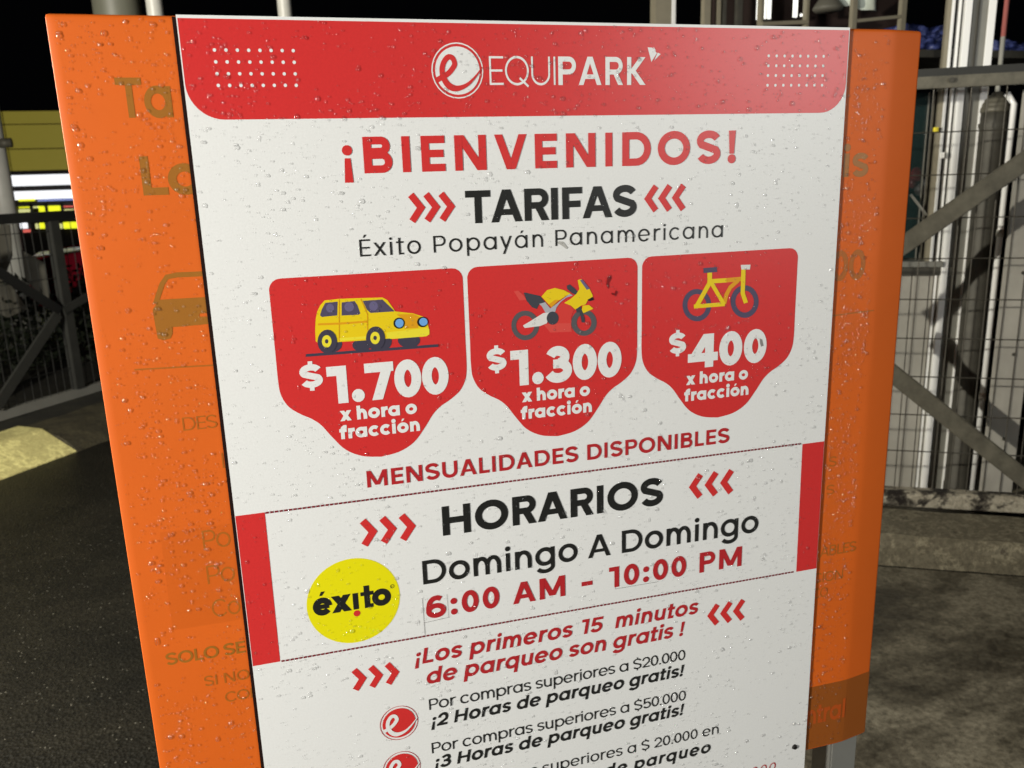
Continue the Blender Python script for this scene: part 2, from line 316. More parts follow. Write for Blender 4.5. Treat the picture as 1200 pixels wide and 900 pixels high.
ICONS = {
"car": [
  ('p','tyre',[(139.3,-352.0),(138.5,-355.0),(136.8,-357.6),(134.2,-359.6),(131.1,-360.7),(127.7,-360.9),(124.4,-360.1),(121.5,-358.5),(119.3,-356.1),(118.0,-353.3),(117.7,-350.2),(118.5,-347.2),(120.3,-344.7),(122.8,-342.7),(125.9,-341.6),(129.3,-341.4),(132.6,-342.1),(135.5,-343.7),(137.7,-346.1),(139.0,-348.9)]),
  ('p','tyre',[(171.8,-356.4),(171.2,-358.7),(169.5,-360.6),(167.0,-362.1),(164.0,-362.9),(160.7,-363.0),(157.5,-362.4),(154.6,-361.1),(152.4,-359.2),(151.1,-357.0),(150.8,-354.6),(151.4,-352.3),(153.1,-350.4),(155.5,-348.9),(158.5,-348.1),(161.8,-348.0),(165.0,-348.6),(167.9,-349.9),(170.1,-351.8),(171.5,-354.0)]),
  ('p','tyre',[(196.8,-353.7),(196.1,-356.9),(194.5,-359.7),(192.2,-361.8),(189.3,-363.1),(186.3,-363.3),(183.3,-362.5),(180.7,-360.8),(178.7,-358.3),(177.5,-355.3),(177.2,-352.1),(177.9,-348.9),(179.5,-346.1),(181.8,-344.0),(184.6,-342.8),(187.7,-342.5),(190.6,-343.2),(193.3,-344.9),(195.3,-347.4),(196.5,-350.4)]),
  ('p','tyre',[(230.3,-355.2),(229.5,-358.0),(227.4,-360.4),(224.4,-362.2),(220.6,-363.1),(216.5,-363.2),(212.4,-362.5),(208.8,-360.9),(206.0,-358.6),(204.3,-355.9),(203.9,-353.1),(204.7,-350.3),(206.7,-348.0),(209.7,-346.2),(213.5,-345.2),(217.6,-345.1),(221.6,-345.9),(225.2,-347.5),(228.1,-349.7),(229.8,-352.4)]),
  ('p','yellow',[(109.7,-346.5),(110.2,-333.8),(112.0,-320.1),(114.4,-312.3),(118.1,-305.7),(123.6,-300.3),(139.4,-299.6),(163.0,-300.3),(189.3,-301.4),(194.8,-304.8),(203.2,-318.7),(224.1,-322.6),(235.7,-327.4),(240.5,-335.7),(241.9,-344.2),(241.2,-349.4),(234.4,-351.2),(191.8,-350.2),(168.6,-350.2),(132.0,-349.5),(111.8,-348.3)]),
  ('p','amber',[(204.2,-322.3),(224.1,-323.3),(234.4,-328.8),(229.3,-336.0),(229.0,-340.3),(212.5,-339.9),(213.8,-330.1)]),
  ('p','lemon',[(191.1,-343.0),(197.0,-342.5),(240.2,-341.1),(242.2,-343.2),(241.9,-349.0),(238.0,-351.1),(196.5,-351.0),(191.9,-349.2)]),
  ('p','plum',[(117.1,-317.0),(119.5,-310.3),(124.1,-303.1),(138.0,-302.7),(136.3,-318.5),(118.8,-319.0)]),
  ('p','plum',[(142.4,-303.9),(157.1,-303.3),(160.1,-308.6),(162.6,-318.1),(160.5,-319.5),(141.2,-319.0)]),
  ('p','plum',[(166.4,-303.7),(189.1,-303.7),(202.5,-318.6),(174.3,-318.4),(170.2,-314.0)]),
  ('p','violet',[(133.4,-309.7),(133.0,-311.3),(132.3,-312.6),(131.2,-313.7),(129.9,-314.3),(128.5,-314.4),(127.2,-314.1),(126.0,-313.3),(125.1,-312.1),(124.6,-310.6),(124.5,-309.1),(124.8,-307.5),(125.6,-306.2),(126.7,-305.2),(127.9,-304.5),(129.3,-304.4),(130.7,-304.7),(131.9,-305.5),(132.8,-306.7),(133.3,-308.1)]),
  ('p','violet',[(155.9,-309.9),(155.5,-311.6),(154.7,-313.1),(153.4,-314.2),(151.8,-314.9),(150.1,-315.1),(148.5,-314.7),(147.0,-313.8),(145.9,-312.5),(145.3,-310.9),(145.1,-309.2),(145.5,-307.5),(146.4,-306.0),(147.7,-304.9),(149.3,-304.2),(150.9,-304.0),(152.6,-304.4),(154.0,-305.3),(155.2,-306.6),(155.8,-308.2)]),
  ('p','violet',[(183.3,-310.9),(183.0,-312.6),(182.1,-314.1),(180.9,-315.3),(179.5,-316.0),(177.9,-316.1),(176.4,-315.8),(175.0,-314.9),(174.0,-313.6),(173.4,-312.0),(173.3,-310.2),(173.6,-308.5),(174.5,-307.0),(175.6,-305.9),(177.1,-305.2),(178.7,-305.0),(180.2,-305.4),(181.6,-306.3),(182.6,-307.6),(183.2,-309.2)]),
  ('s','amber',[(139.5,-300.1),(135.7,-348.7)],[(140.4,-300.1),(136.6,-348.7)]),
  ('s','amber',[(163.9,-301.4),(170.3,-319.9),(169.0,-338.4)],[(164.7,-301.1),(171.2,-319.8),(169.9,-338.5)]),
  ('s','amber',[(114.0,-328.3),(138.2,-329.3),(169.2,-329.3)],[(114.1,-326.0),(138.3,-326.9),(169.2,-327.0)]),
  ('s','lemon',[(136.8,-348.3),(167.7,-348.4)],[(136.8,-345.0),(167.7,-345.2)]),
  ('p','tyre',[(133.7,-348.7),(132.8,-353.0),(130.9,-356.8),(128.2,-359.7),(125.0,-361.4),(121.5,-361.8),(118.2,-360.8),(115.3,-358.6),(113.1,-355.3),(111.9,-351.3),(111.7,-346.9),(112.6,-342.7),(114.5,-338.9),(117.2,-336.1),(120.4,-334.4),(123.8,-333.9),(127.1,-334.9),(130.0,-337.1),(132.2,-340.4),(133.5,-344.4)]),
  ('s','lemon',[(127.4,-348.0),(127.1,-349.6),(126.6,-351.1),(125.8,-352.4),(124.9,-353.4),(123.8,-354.2),(122.6,-354.7),(121.4,-354.7),(120.2,-354.5),(119.1,-353.8),(118.2,-352.9),(117.4,-351.7),(116.9,-350.2),(116.6,-348.7),(116.6,-347.1),(116.9,-345.5),(117.4,-344.0),(118.2,-342.7),(119.1,-341.6),(120.2,-340.9),(121.4,-340.4),(122.6,-340.4),(123.8,-340.6),(124.9,-341.2),(125.8,-342.2),(126.6,-343.4),(127.1,-344.8),(127.4,-346.4),(127.4,-348.0)],[(124.0,-347.7),(123.9,-348.3),(123.7,-348.8),(123.4,-349.3),(123.1,-349.6),(122.7,-349.9),(122.2,-350.1),(121.8,-350.1),(121.4,-350.0),(120.9,-349.8),(120.6,-349.4),(120.3,-349.0),(120.1,-348.5),(120.0,-347.9),(120.0,-347.4),(120.1,-346.8),(120.3,-346.3),(120.6,-345.8),(120.9,-345.4),(121.3,-345.2),(121.8,-345.0),(122.2,-345.0),(122.7,-345.1),(123.1,-345.3),(123.4,-345.6),(123.7,-346.1),(123.9,-346.6),(124.0,-347.1),(124.0,-347.7)]),
  ('p','tyre',[(189.1,-349.5),(188.2,-353.8),(186.4,-357.7),(183.7,-360.6),(180.5,-362.4),(177.0,-362.8),(173.6,-361.8),(170.6,-359.5),(168.4,-356.2),(167.1,-352.1),(166.9,-347.7),(167.8,-343.4),(169.6,-339.6),(172.3,-336.7),(175.5,-334.9),(178.9,-334.5),(182.3,-335.4),(185.3,-337.7),(187.5,-341.0),(188.8,-345.1)]),
  ('s','lemon',[(183.1,-348.5),(182.8,-350.1),(182.3,-351.7),(181.5,-353.0),(180.6,-354.1),(179.5,-354.9),(178.3,-355.3),(177.0,-355.4),(175.8,-355.1),(174.7,-354.5),(173.7,-353.5),(172.9,-352.3),(172.3,-350.8),(172.0,-349.3),(172.0,-347.6),(172.2,-346.0),(172.8,-344.5),(173.5,-343.2),(174.5,-342.1),(175.6,-341.3),(176.8,-340.9),(178.0,-340.8),(179.2,-341.1),(180.4,-341.7),(181.4,-342.6),(182.2,-343.9),(182.7,-345.3),(183.0,-346.9),(183.1,-348.5)],[(179.6,-348.2),(179.5,-348.8),(179.3,-349.3),(179.0,-349.8),(178.7,-350.2),(178.3,-350.5),(177.8,-350.6),(177.3,-350.7),(176.9,-350.6),(176.5,-350.3),(176.1,-350.0),(175.8,-349.6),(175.6,-349.0),(175.5,-348.5),(175.4,-347.9),(175.5,-347.3),(175.7,-346.8),(176.0,-346.3),(176.4,-345.9),(176.8,-345.7),(177.2,-345.5),(177.7,-345.5),(178.2,-345.6),(178.6,-345.8),(179.0,-346.2),(179.3,-346.6),(179.5,-347.1),(179.6,-347.7),(179.6,-348.2)]),
  ('p','black',[(213.1,-333.3),(212.6,-335.4),(211.6,-337.1),(210.1,-338.5),(208.2,-339.3),(206.1,-339.4),(204.1,-339.0),(202.4,-337.9),(201.0,-336.3),(200.2,-334.4),(200.0,-332.3),(200.5,-330.3),(201.5,-328.6),(203.0,-327.2),(204.9,-326.4),(207.0,-326.2),(209.0,-326.7),(210.7,-327.8),(212.1,-329.4),(212.9,-331.3)]),
  ('p','blue',[(211.9,-333.2),(211.6,-334.8),(210.8,-336.2),(209.6,-337.3),(208.2,-337.9),(206.7,-338.1),(205.2,-337.7),(203.9,-336.8),(202.8,-335.6),(202.2,-334.1),(202.1,-332.5),(202.5,-330.9),(203.2,-329.5),(204.4,-328.5),(205.8,-327.8),(207.3,-327.7),(208.8,-328.1),(210.2,-328.9),(211.2,-330.1),(211.8,-331.6)]),
  ('p','black',[(240.8,-334.0),(240.4,-335.9),(239.4,-337.6),(237.9,-338.8),(236.1,-339.6),(234.1,-339.7),(232.1,-339.3),(230.4,-338.2),(229.0,-336.8),(228.2,-335.0),(228.0,-333.0),(228.4,-331.2),(229.4,-329.5),(230.9,-328.3),(232.8,-327.5),(234.8,-327.4),(236.7,-327.8),(238.5,-328.8),(239.8,-330.3),(240.6,-332.1)]),
  ('p','blue',[(240.4,-333.7),(240.0,-335.2),(239.3,-336.5),(238.1,-337.4),(236.7,-338.0),(235.1,-338.1),(233.6,-337.8),(232.2,-337.0),(231.2,-335.8),(230.6,-334.5),(230.4,-333.0),(230.7,-331.5),(231.5,-330.3),(232.7,-329.3),(234.1,-328.7),(235.6,-328.6),(237.2,-329.0),(238.5,-329.7),(239.6,-330.9),(240.2,-332.3)]),
  ('s','tyre',[(97.2,-363.6),(251.8,-365.0)],[(97.3,-360.4),(251.7,-361.6)]),
],
"moto": [
  ('p','coral',[(347.9,-304.7),(353.6,-304.1),(360.6,-311.0),(363.4,-316.1),(354.7,-316.2)]),
  ('p','coral',[(384.5,-347.9),(402.3,-347.9),(420.3,-346.4),(421.6,-360.1),(393.2,-358.9)]),
  ('p','redlite',[(399.6,-334.8),(402.7,-328.0),(408.7,-323.5),(417.6,-324.8),(425.0,-332.4),(421.1,-340.7),(421.0,-349.3),(402.3,-347.9),(403.9,-340.8)]),
  ('s','tyre2',[(378.9,-348.9),(378.4,-353.0),(376.9,-356.8),(374.7,-360.1),(371.8,-362.8),(368.3,-364.8),(364.5,-365.8),(360.5,-366.0),(356.6,-365.2),(352.9,-363.5),(349.6,-361.0),(346.9,-357.9),(344.9,-354.3),(343.7,-350.3),(343.4,-346.2),(343.9,-342.2),(345.4,-338.4),(347.6,-335.1),(350.4,-332.4),(353.8,-330.5),(357.6,-329.4),(361.6,-329.3),(365.5,-330.0),(369.2,-331.6),(372.5,-334.1),(375.3,-337.2),(377.3,-340.8),(378.5,-344.8),(378.9,-348.9)],[(372.7,-348.4),(372.4,-351.1),(371.4,-353.6),(370.0,-355.8),(368.1,-357.6),(365.8,-358.9),(363.3,-359.6),(360.7,-359.7),(358.1,-359.2),(355.7,-358.1),(353.5,-356.5),(351.7,-354.4),(350.4,-352.0),(349.7,-349.4),(349.4,-346.6),(349.8,-344.0),(350.7,-341.5),(352.2,-339.3),(354.1,-337.5),(356.3,-336.3),(358.8,-335.5),(361.4,-335.4),(364.0,-335.9),(366.4,-337.0),(368.6,-338.6),(370.4,-340.7),(371.7,-343.1),(372.5,-345.7),(372.7,-348.4)]),
  ('s','tyre2',[(454.8,-351.1),(454.4,-354.8),(453.1,-358.3),(451.0,-361.3),(448.3,-363.8),(445.0,-365.5),(441.4,-366.5),(437.6,-366.6),(433.8,-365.9),(430.2,-364.4),(427.1,-362.1),(424.4,-359.2),(422.4,-355.9),(421.2,-352.3),(420.9,-348.6),(421.3,-344.9),(422.6,-341.5),(424.7,-338.5),(427.4,-336.1),(430.6,-334.3),(434.2,-333.3),(437.9,-333.2),(441.7,-333.9),(445.3,-335.4),(448.5,-337.6),(451.2,-340.4),(453.2,-343.7),(454.4,-347.4),(454.8,-351.1)],[(447.5,-350.6),(447.2,-352.9),(446.5,-355.0),(445.3,-356.9),(443.8,-358.4),(441.9,-359.5),(439.8,-360.1),(437.7,-360.2),(435.5,-359.8),(433.5,-358.9),(431.6,-357.5),(430.1,-355.7),(429.0,-353.7),(428.3,-351.4),(428.1,-349.1),(428.4,-346.8),(429.1,-344.7),(430.3,-342.8),(431.8,-341.3),(433.7,-340.2),(435.7,-339.6),(437.9,-339.5),(440.0,-339.9),(442.1,-340.8),(443.9,-342.2),(445.4,-343.9),(446.6,-346.0),(447.3,-348.3),(447.5,-350.6)]),
  ('p','slate',[(360.0,-307.5),(362.2,-307.0),(370.8,-309.6),(380.9,-312.4),(387.3,-320.6),(380.0,-322.2),(376.2,-328.2),(370.4,-325.7),(363.4,-316.8),(362.7,-313.3)]),
  ('p','slate',[(415.7,-302.1),(419.5,-300.6),(425.4,-305.5),(430.1,-310.8),(426.7,-314.1),(422.3,-311.7),(416.4,-306.3)]),
  ('p','silver',[(423.7,-314.6),(414.8,-316.8),(407.3,-321.9),(402.0,-327.9),(399.6,-334.8),(388.5,-335.5),(382.8,-325.2),(379.5,-322.1),(387.3,-320.6),(393.8,-328.8),(405.8,-321.1),(419.3,-312.4)]),
  ('p','white',[(360.2,-350.6),(358.1,-347.3),(367.0,-343.0),(384.8,-333.8),(393.7,-333.7),(389.0,-346.8),(380.1,-349.7)]),
  ('p','yellow',[(382.7,-313.2),(389.9,-306.0),(400.2,-303.9),(411.9,-307.5),(420.5,-312.2),(413.3,-315.3),(404.3,-320.3),(395.3,-327.7),(391.7,-323.7)]),
  ('p','yellow',[(430.0,-296.2),(434.5,-295.1),(438.9,-299.3),(445.6,-308.2),(449.3,-315.6),(450.0,-319.2),(443.2,-321.6),(440.1,-327.1),(434.1,-328.1),(426.5,-332.5),(420.6,-327.1),(411.7,-323.2),(420.7,-318.6),(428.3,-312.8),(432.1,-307.4)]),
  ('p','amber',[(391.7,-323.7),(399.9,-318.6),(405.8,-319.0),(395.3,-327.7)]),
  ('p','yellow',[(436.3,-328.2),(444.7,-328.1),(450.4,-333.1),(437.0,-337.9),(434.8,-333.1)]),
  ('p','violet',[(432.9,-296.4),(436.2,-295.8),(445.9,-307.8),(441.8,-309.0)]),
  ('p','slate',[(404.2,-341.6),(403.8,-344.1),(402.7,-346.3),(400.9,-348.0),(398.7,-349.0),(396.3,-349.3),(394.0,-348.7),(391.9,-347.3),(390.2,-345.4),(389.1,-343.0),(388.8,-340.4),(389.3,-337.9),(390.4,-335.7),(392.1,-334.0),(394.3,-333.0),(396.7,-332.8),(399.0,-333.4),(401.2,-334.7),(402.8,-336.6),(403.9,-339.0)]),
  ('p','slate',[(427.3,-331.9),(433.3,-328.7),(438.7,-344.9),(438.7,-349.9),(434.6,-349.2),(432.2,-336.5),(428.0,-336.2)]),
  ('p','black',[(442.4,-321.5),(449.3,-318.1),(451.1,-322.1),(445.5,-323.4)]),
  ('p','stain',[(469.1,-295.6),(473.0,-293.0),(474.5,-296.6),(471.4,-302.1),(470.6,-309.9),(467.9,-304.0)]),
  ('p','stain',[(480.6,-311.9),(482.9,-314.2),(480.1,-319.8),(478.3,-317.5)]),
  ('p','stain',[(475.2,-314.4),(478.0,-316.1),(477.0,-318.1),(474.6,-316.1)]),
],
"bike": [
  ('s','plum',[(614.7,-340.2),(614.3,-344.9),(612.9,-349.3),(610.5,-353.2),(607.3,-356.4),(603.4,-358.6),(599.0,-359.9),(594.4,-360.1),(589.7,-359.2),(585.3,-357.3),(581.3,-354.4),(578.0,-350.8),(575.5,-346.6),(573.9,-342.0),(573.2,-337.3),(573.7,-332.7),(575.1,-328.3),(577.4,-324.5),(580.6,-321.4),(584.4,-319.2),(588.7,-317.9),(593.3,-317.7),(597.9,-318.5),(602.3,-320.3),(606.3,-323.1),(609.7,-326.7),(612.3,-330.8),(614.0,-335.4),(614.7,-340.2)],[(607.6,-339.7),(607.4,-343.0),(606.4,-346.0),(604.8,-348.7),(602.7,-350.8),(600.2,-352.4),(597.3,-353.3),(594.2,-353.4),(591.1,-352.8),(588.2,-351.5),(585.6,-349.6),(583.4,-347.1),(581.7,-344.2),(580.6,-341.1),(580.2,-337.8),(580.4,-334.6),(581.4,-331.6),(582.9,-328.9),(585.0,-326.8),(587.6,-325.2),(590.4,-324.4),(593.5,-324.2),(596.5,-324.8),(599.5,-326.0),(602.1,-327.9),(604.3,-330.4),(606.1,-333.3),(607.2,-336.4),(607.6,-339.7)]),
  ('s','plum',[(684.5,-340.3),(684.2,-345.2),(682.8,-349.7),(680.5,-353.7),(677.3,-356.9),(673.4,-359.3),(669.0,-360.6),(664.4,-360.8),(659.7,-359.9),(655.2,-357.9),(651.1,-355.0),(647.7,-351.3),(645.1,-347.0),(643.4,-342.3),(642.7,-337.4),(643.0,-332.6),(644.4,-328.2),(646.7,-324.3),(649.8,-321.1),(653.7,-318.7),(658.0,-317.4),(662.6,-317.2),(667.2,-318.0),(671.7,-319.9),(675.8,-322.7),(679.3,-326.4),(681.9,-330.7),(683.7,-335.4),(684.5,-340.3)],[(677.2,-339.8),(677.0,-343.1),(676.1,-346.1),(674.6,-348.8),(672.5,-350.9),(670.0,-352.5),(667.1,-353.4),(664.1,-353.5),(661.0,-352.9),(658.1,-351.6),(655.4,-349.7),(653.2,-347.2),(651.4,-344.3),(650.3,-341.2),(649.8,-337.9),(650.1,-334.7),(650.9,-331.7),(652.5,-329.1),(654.5,-326.9),(657.0,-325.4),(659.9,-324.5),(662.9,-324.3),(665.9,-324.9),(668.8,-326.1),(671.5,-328.0),(673.8,-330.5),(675.5,-333.4),(676.7,-336.5),(677.2,-339.8)]),
  ('s','amber',[(636.4,-340.5),(639.0,-329.1),(643.8,-320.7),(655.0,-312.3)],[(630.7,-338.8),(633.5,-326.9),(639.2,-317.1),(651.0,-308.2)]),
  ('s','yellow',[(611.9,-311.9),(635.9,-312.0)],[(611.4,-306.2),(635.3,-306.3)]),
  ('s','amber',[(636.0,-312.0),(658.7,-311.5)],[(635.2,-306.3),(657.8,-305.8)]),
  ('s','yellow',[(607.7,-296.5),(608.1,-310.4)],[(614.4,-296.9),(614.8,-310.9)]),
  ('s','yellow',[(609.4,-308.0),(590.1,-339.5)],[(615.0,-311.1),(595.6,-342.6)]),
  ('s','yellow',[(610.3,-310.7),(630.6,-341.5)],[(615.1,-308.4),(635.5,-339.2)]),
  ('s','yellow',[(589.8,-342.9),(634.7,-342.8)],[(589.2,-337.7),(634.0,-337.6)]),
  ('s','yellow',[(656.6,-293.9),(656.8,-312.2),(656.9,-328.1),(662.4,-341.6)],[(663.0,-294.4),(663.2,-312.8),(663.2,-327.7),(668.4,-340.2)]),
  ('p','white',[(655.7,-290.4),(670.0,-290.8),(669.4,-297.1),(656.7,-296.3)]),
  ('p','plum',[(601.6,-291.3),(621.0,-291.0),(621.7,-297.6),(602.3,-297.8)]),
],
"stain": [
  ('p','stainw',[(688.1,-390.4),(692.0,-391.9),(694.6,-400.7),(690.8,-401.7),(688.9,-396.6)]),
],
"eswoosh": [(-0.834, -0.345), (-0.617, -0.234), (-0.387, -0.111), (-0.196, 0.085), (-0.106, 0.255), (-0.191, 0.464), (-0.374, 0.485), (-0.557, 0.26), (-0.617, -0.055), (-0.489, -0.426), (-0.251, -0.626), (0.03, -0.643), (0.374, -0.506), (0.702, -0.217), (0.991, 0.136)],
"ghostcar": [
  ('s','g',[(7.5,-260.2),(-30.4,-259.8),(-41.9,-261.7),(-48.8,-270.2),(-58.1,-291.3)],[(7.2,-265.8),(-30.7,-265.3),(-39.7,-266.5),(-44.3,-272.6),(-53.4,-293.4)]),
  ('p','g',[(-59.4,-298.3),(-50.9,-288.1),(1.6,-288.5),(1.1,-305.8),(-12.3,-306.4),(-12.6,-309.6),(0.6,-310.5),(-0.3,-318.4),(-31.4,-319.2),(-41.6,-319.0),(-42.5,-326.2),(-45.2,-331.4),(-52.0,-332.8),(-58.1,-330.4),(-58.8,-317.1)]),
],
}
# ------------------------------------------------------------------ materials
M = {}
M['white'] = material('printed_white_vinyl', (.82, .815, .78), .38, .45, noise=(420, .5, .91), bump=(420, .14, .0006))
M['ink'] = material('printed_black', (.018, .018, .016), .32, .5)
M['red'] = material('printed_red', (.68, .033, .031), .36, .5, coat=.10, noise=(380, .6, .86))
M['darkred'] = material('printed_dark_red', (.46, .022, .026), .32, .5)
M['dash'] = material('printed_dash', (.20, .012, .02), .35)
M['black'] = material('matt_black_backing', (.012, .004, .003), .7, .1)
M['orange'] = material('orange_vinyl_over_metal', (.70, .128, .012), .50, .26, noise=(6, .7, .88), bump=(5, .10, .01))
M['ghost'] = material('olive_print_under_orange', (.33, .125, .014), .42, .4)
M['ghost2'] = material('faint_print_under_orange', (.40, .115, .012), .42, .4)
M['ghost3'] = material('fainter_print_under_orange', (.61, .112, .010), .42, .4)
M['ghostband'] = material('brown_band_under_orange', (.29, .078, .010), .42, .4)
M['ghostred'] = material('red_print_on_brown_band', (.44, .075, .009), .42, .4)
C_ = dict(yellow=(.80, .58, .012), amber=(.72, .33, .012), lemon=(.82, .70, .04), plum=(.085, .07, .12), violet=(.14, .12, .22), blue=(.16, .38, .72), tyre=(.055, .05, .075),
          tyre2=(.10, .095, .10), slate=(.055, .058, .07), silver=(.42, .42, .45), white=(.72, .70, .66), coral=(.68, .075, .06), redlite=(.66, .05, .04), black=(.012, .012, .014), stain=(.22, .008, .01), stainw=(.25, .24, .22))
for k_, c_ in C_.items(): M['i_' + k_] = material('picture_' + k_, c_, .32, .5)
M['logoyellow'] = material('printed_yellow', (.80, .72, .006), .32, .5)
M['steel'] = material('galvanised_steel', (.16, .148, .112), .55, .4, metal=.2, noise=(16, .5, .42), bump=(90, .2, .001))
M['steel_dark'] = material('weathered_dark_steel', (.085, .08, .065), .6, .4, metal=.3, noise=(20, .7, .5))
M['wire'] = material('old_galvanised_wire', (.060, .054, .042), .55, .5, metal=.4)
M['wire_far'] = material('painted_dark_wire', (.022, .022, .020), .5, .5, metal=.3)
M['postwhite'] = material('white_painted_tube', (.62, .61, .55), .4, .5, noise=(12, .7, .8))
M['bright'] = material('white_gloss_profile', (.84, .84, .82), .25, .6)
M['booth'] = material('booth_wall_panel', (.43, .41, .36), .55, .4, noise=(4, .6, .52, (1, 1, .55)), bump=(40, .15, .001))
M['boothgrey'] = material('grey_aluminium', (.26, .255, .225), .42, .5, metal=.3, noise=(9, .7, .8))
M['tan'] = material('tan_painted_frame', (.24, .215, .155), .5, .5, noise=(18, .6, .8))
M['dark'] = material('dark_interior', (.012, .010, .009), .8, .2)
M['brown'] = material('dark_brown_board', (.03, .018, .015), .7, .3)
M['glass'] = material('booth_window_glass', (.02, .04, .04), .06, .6); M['glass'].node_tree.nodes['Principled BSDF'].inputs['Alpha'].default_value = .45
M['tarp'] = material('blue_tarpaulin', (.05, .07, .24), .4, .5, noise=(30, .5, .35), bump=(25, 1, .02))
M['pink'] = material('faded_red_and_white_tube', (.62, .20, .18), .4)
M['rubber'] = material('black_plastic', (.01, .01, .01), .4)
M['fence'] = material('fence_dark_paint', (.030, .030, .026), .6, .4, noise=(9, .6, .6))
M['screw'] = material('dark_screw_head', (.03, .028, .025), .35, metal=.6)

# ------------------------------------------------------------------ ground
def ground_material(name, base, dark, sc, rough, spark=0, bumpd=.004, lo=.36, hi=.62, grain=.55, wet=None):
    m = bpy.data.materials.new(name); m.use_nodes = True; n = m.node_tree; b = n.nodes['Principled BSDF']
    tc = n.nodes.new('ShaderNodeTexCoord')
    t = n.nodes.new('ShaderNodeTexNoise'); t.inputs['Scale'].default_value = sc; t.inputs['Detail'].default_value = 9; t.inputs['Roughness'].default_value = .72; t.inputs['Distortion'].default_value = .15
    mp = n.nodes.new('ShaderNodeMapping'); mp.inputs['Rotation'].default_value = (0, 0, R(-25)); mp.inputs['Scale'].default_value = (1, 1.35, 1)
    n.links.new(tc.outputs['Object'], mp.inputs[0]); n.links.new(mp.outputs[0], t.inputs['Vector'])
    r = n.nodes.new('ShaderNodeValToRGB'); r.color_ramp.elements[0].position = lo; r.color_ramp.elements[1].position = hi
    r.color_ramp.elements[0].color = (*dark, 1); r.color_ramp.elements[1].color = (*base, 1)
    e = r.color_ramp.elements.new(.49); e.color = (*[(a * .6 + c * .4) for a, c in zip(dark, base)], 1)
    n.links.new(t.outputs['Fac'], r.inputs['Fac'])
    g = n.nodes.new('ShaderNodeTexNoise'); g.inputs['Scale'].default_value = 55; g.inputs['Detail'].default_value = 8; g.inputs['Roughness'].default_value = .8
    n.links.new(tc.outputs['Object'], g.inputs['Vector'])
    gr = n.nodes.new('ShaderNodeValToRGB'); gr.color_ramp.elements[0].position = .38; gr.color_ramp.elements[1].position = .60
    gr.color_ramp.elements[0].color = (grain, grain * .97, grain * .9, 1); gr.color_ramp.elements[1].color = (1.15, 1.15, 1.12, 1)
    n.links.new(g.outputs['Fac'], gr.inputs['Fac'])
    mu = n.nodes.new('ShaderNodeMixRGB'); mu.blend_type = 'MULTIPLY'; mu.inputs['Fac'].default_value = 1
    if spark:                                  # pale chips and painted wet glints scattered in the asphalt
        sp = n.nodes.new('ShaderNodeTexVoronoi'); sp.inputs['Scale'].default_value = 75; n.links.new(tc.outputs['Object'], sp.inputs['Vector'])
        s1 = n.nodes.new('ShaderNodeMath'); s1.operation = 'LESS_THAN'; s1.inputs[1].default_value = .20; n.links.new(sp.outputs['Distance'], s1.inputs[0])
        sc2 = n.nodes.new('ShaderNodeSeparateColor'); n.links.new(sp.outputs['Color'], sc2.inputs[0])
        s2 = n.nodes.new('ShaderNodeMath'); s2.operation = 'GREATER_THAN'; s2.inputs[1].default_value = .86; n.links.new(sc2.outputs[0], s2.inputs[0])
        s3 = n.nodes.new('ShaderNodeMath'); s3.operation = 'MULTIPLY'; n.links.new(s1.outputs[0], s3.inputs[0]); n.links.new(s2.outputs[0], s3.inputs[1])
        mm = n.nodes.new('ShaderNodeMixRGB'); mm.inputs[2].default_value = (.10, .095, .08, 1); n.links.new(s3.outputs[0], mm.inputs['Fac']); n.links.new(r.outputs['Color'], mm.inputs[1])
        r = mm
    n.links.new(r.outputs['Color'], mu.inputs[1]); n.links.new(gr.outputs['Color'], mu.inputs[2]); n.links.new(mu.outputs[0], b.inputs['Base Color'])
    if wet:                                    # the darker patches are wet and shinier
        wr = n.nodes.new('ShaderNodeMapRange'); wr.inputs['From Min'].default_value = lo; wr.inputs['From Max'].default_value = hi; wr.inputs['To Min'].default_value = wet; wr.inputs['To Max'].default_value = .75
        n.links.new(t.outputs['Fac'], wr.inputs['Value']); n.links.new(wr.outputs[0], b.inputs['Roughness'])
    b.inputs['Roughness'].default_value = rough; b.inputs['Specular IOR Level'].default_value = .3 if spark else .4
    if spark: f = n.nodes.new('ShaderNodeTexVoronoi'); f.inputs['Scale'].default_value = 105; f.inputs['Randomness'].default_value = 1
    else: f = n.nodes.new('ShaderNodeTexNoise'); f.inputs['Scale'].default_value = 60; f.inputs['Detail'].default_value = 6
    n.links.new(tc.outputs['Object'], f.inputs['Vector'])
    bp = n.nodes.new('ShaderNodeBump'); bp.inputs['Strength'].default_value = 1 if spark else .5; bp.inputs['Distance'].default_value = bumpd
    n.links.new(f.outputs[0], bp.inputs['Height']); n.links.new(bp.outputs[0], b.inputs['Normal'])
    return m
M['asphalt'] = ground_material('wet_asphalt', (.015, .0135, .010), (.008, .0075, .006), 3, .42, spark=1, bumpd=.0028, grain=.35)
M['concrete'] = ground_material('stained_concrete', (.180, .160, .118), (.040, .034, .024), 1.9, .5, lo=.41, hi=.57, grain=.5, wet=.3)
M['kerbgrey'] = ground_material('mossy_concrete_kerb', (.23, .205, .145), (.06, .05, .034), 15, .7, lo=.36, hi=.46, grain=.6)
M['kerbdark'] = ground_material('dark_kerb_concrete', (.060, .052, .030), (.026, .022, .014), 5, .7)  # concrete kept darker all over than the other kerbs
M['verge'] = ground_material('dark_verge', (.022, .020, .012), (.010, .009, .006), 5, .8)
M['yellow'] = ground_material('worn_yellow_kerb_paint', (.74, .68, .30), (.34, .30, .13), 6, .5, lo=.34, hi=.47, grain=.78)
M['rust'] = ground_material('chipped_rusty_channel', (.34, .31, .25), (.014, .010, .008), 7, .6, lo=.43, hi=.50)
